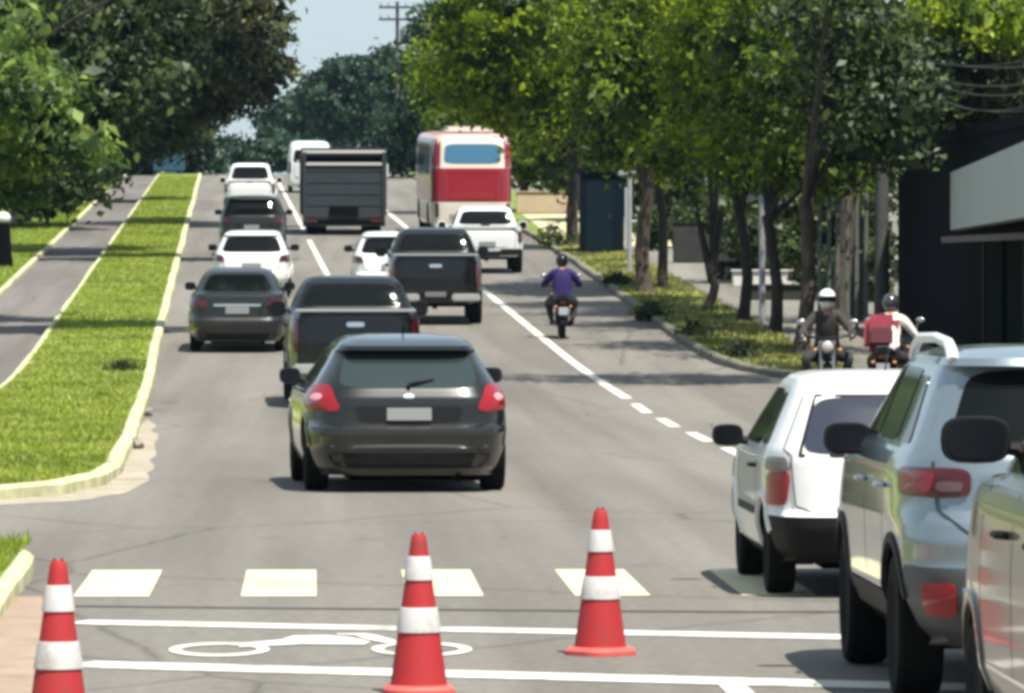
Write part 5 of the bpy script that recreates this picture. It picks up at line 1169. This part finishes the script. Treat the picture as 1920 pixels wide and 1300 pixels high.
tree('street_tree', 'tree with straight dark trunk, fourth of the row', 8.42, 126, [(1420, 250, 80, 65), (1430, 140, 90, 80), (1450, 50, 110, 80), (1370, 290, 50, 34), (1440, 335, 60, 36), (1390, -110, 190, 70, 3, 2)], .17, 330, 'mid', .13, bark=M_barkd, group=GR)
tree('street_tree', 'tree with dark trunk just beyond the nearer galvanised post', 8.58, 120, [(1500, 270, 80, 60), (1510, 160, 100, 80), (1550, 60, 110, 80), (1440, 320, 45, 28), (1570, 330, 50, 45), (1460, -130, 230, 80, 3, 2.5), (1520, -240, 160, 70, 3, 2.5)], .17, 330, 'mid', .13, bark=M_barkd, group=GR)
tree('street_tree', 'nearest tree of the row, its trunk behind the rider in dark jacket', 8.35, 110, [(1600, 200, 110, 80), (1650, 270, 90, 50), (1600, 90, 120, 80), (1560, 20, 120, 60), (1690, 180, 80, 70), (1470, -300, 290, 70, -11.5, 2.6), (1560, -290, 180, 80, 3, 2.5)], .17, 300, 'dark', .15, lean=(.04, 0), bark=M_bark, group=GR)
tree('street_tree', 'sunlit yellow-green tree rising behind the shop fascia', 10.2, 123.5, [(1760, 15, 110, 50), (1850, 40, 110, 60), (1690, 40, 70, 50), (1930, 20, 100, 80)], .17, 330, 'bright', .2, group=GR)
tree('street_tree', 'dark tree hanging low over the shop roof behind the wires', 10.6, 126, [(1750, 190, 110, 80), (1850, 160, 110, 90), (1700, 260, 80, 50), (1800, 260, 90, 50), (1930, 160, 100, 110), (1880, 240, 90, 50)], .17, 280, 'darkb', .2, group=GR)
tree('street_tree', 'bright yellow-green tree overhanging the lane beside the bus', 7.5, 184, [(930, 90, 95, 80), (870, 150, 65, 60), (1000, 150, 90, 70), (1040, 60, 110, 90), (890, 30, 80, 60), (960, 200, 70, 45), (1090, 150, 70, 60), (1010, 240, 60, 40), (960, -70, 150, 60)], .19, 330, 'bright', .2, bark=M_barkd, group=GR, clump=.3)
tree('street_tree', 'dull green tree above and behind the red bus roof', 7.6, 232, [(860, 215, 62, 45), (930, 240, 70, 40), (1010, 270, 70, 50), (1060, 230, 60, 70), (830, 130, 45, 60), (1080, 300, 50, 40), (980, 310, 40, 40)], .24, 260, 'mid', .2, group=GR, clump=.36)
tree('street_tree', 'dark tree deep behind the row of trunks', 13.5, 215, [(1130, 320, 80, 70), (1200, 330, 90, 80), (1310, 330, 80, 80), (1400, 340, 90, 80), (1240, 180, 100, 80), (1450, 200, 120, 100), (1120, 200, 80, 80), (1350, 380, 70, 45), (1240, 390, 60, 40)], .24, 220, 'dark', .25, group=GR, clump=.4)
tree('street_tree', 'dark tree behind the steel fence and motorcyclists', 13.5, 150, [(1520, 400, 90, 70), (1600, 360, 90, 80), (1480, 350, 70, 60), (1430, 430, 70, 50), (1500, 480, 90, 60), (1600, 480, 90, 60), (1380, 380, 60, 50)], .2, 240, 'dark', .22, group=GR, clump=.36)
GH = 'dark shrubs behind the row of trunks'
for (px, py, rx, ry, Y, lb) in ((1222, 420, 26, 52, 178, 'dark narrow shrub between the ivy-clad and the leaning trunk'), (1345, 425, 55, 52, 172, 'dark shrub behind the forked trunk'), (1412, 450, 50, 62, 160, 'dark shrub behind the straight dark trunk'), (1470, 490, 45, 66, 148, 'dark shrub between the galvanised post and the nearest trunk'), (1530, 520, 45, 66, 139, 'dark shrub behind the helmeted rider facing the camera'), (1610, 500, 55, 80, 137, 'dark shrub behind the rider with the backpack'), (1265, 430, 40, 50, 181, 'dark shrub filling the gap behind the leaning trunk'), (1310, 400, 40, 50, 186, 'dark shrub furthest back, left of the forked trunk')):
    shrub(lb, px, py, rx, ry, Y, 'dark', .15, 420, GH)
shrub('round clipped sunlit shrub beyond the white pickup', 1042, 455, 36, 22, 183, 'ivy', .10, 700)
shrub('yellow-green shrub on the tan wall to the right of the bus', 1040, 335, 34, 40, 236, 'bright', .16, 420)
for i, (px, py, Y, lb) in enumerate(((1148, 545, 148.5, 'low weed clump on the kerb below the booth'), (1210, 600, 128.6, 'weed clump hanging over the kerb in mid row'), (1290, 640, 118.7, 'weed clump on the kerb beyond the shadow band'), (1385, 690, 109.4, 'weed clump at the kerb corner before the side street'))):
    shrub(lb, px + 10, py - 8, 16, 10, Y, 'ivy', .08, 700, 'weed clumps on the kerb')
# distance
tree('hilltop_tree', 'hazy umbrella-shaped tree against the sky behind the dump truck', pX(690, 430), 430, [(640, 140, 48, 28), (690, 175, 55, 45), (720, 130, 42, 35), (610, 180, 55, 35), (740, 200, 45, 50), (660, 220, 70, 40)], .42, 190, 'far', .35, group=GF, clump=.5)
tree('hilltop_tree', 'hazy spreading tree left of the umbrella tree, above the far white pickup', pX(560, 470), 470, [(520, 226, 30, 16), (555, 208, 42, 24), (590, 225, 50, 34), (530, 250, 44, 20), (600, 265, 60, 28)], .46, 190, 'far', .35, group=GF, clump=.5)
tree('hilltop_tree', 'hazy tree closing the view above the cycle path end', pX(300, 392), 392, [(230, 300, 50, 34), (290, 290, 50, 36), (345, 296, 42, 34), (180, 290, 60, 40), (395, 310, 30, 20)], .4, 260, 'far', .25, group=GF, clump=.45)
tree('hilltop_tree', 'low dark hazy tree at the top of the road behind the far white pickup', pX(440, 400), 400, [(430, 282, 40, 20), (480, 290, 36, 18), (392, 290, 26, 20), (520, 285, 40, 24), (560, 290, 40, 24)], .4, 200, 'far', .25, group=GF, clump=.45)
tree('hilltop_tree', 'hazy tree at the foot of the utility poles beside the bus', pX(815, 318), 318, [(770, 230, 45, 50), (800, 140, 32, 55), (790, 280, 45, 40), (740, 270, 40, 36), (815, 60, 26, 50), (830, 220, 45, 60)], .38, 200, 'far', .3, group=GF, clump=.42)
tree('hilltop_tree', 'broad hazy tree low behind the dump truck', pX(660, 520), 520, [(640, 275, 60, 28), (710, 270, 60, 30), (580, 290, 60, 24), (760, 290, 60, 30), (500, 300, 50, 16)], .5, 190, 'far', .35, group=GF, clump=.55)

# ================================================================== AIR
bm = bmesh.new(); bmesh.ops.create_cube(bm, size=1)
for v in bm.verts: v.co = Vector((v.co.x * 1700, v.co.y * 2400 + 1100, (v.co.z + .5) * 34 - 1.5))
me = bpy.data.meshes.new('haze'); bm.to_mesh(me); bm.free()
hz = bpy.data.objects.new('haze', me); COL.objects.link(hz); kind(hz, 'stuff')
hm = bpy.data.materials.new('haze'); hm.use_nodes = True; n = hm.node_tree.nodes
n.remove(n['Principled BSDF']); pv = n.new('ShaderNodeVolumePrincipled'); pv.inputs['Color'].default_value = (.50, .78, 1., 1); pv.inputs['Density'].default_value = .00006; pv.inputs['Anisotropy'].default_value = .2
hm.node_tree.links.new(pv.outputs[0], n['Material Output'].inputs['Volume']); me.materials.append(hm)
tag(hz, 'thin pale blue haze in the air along the whole avenue', 'haze')
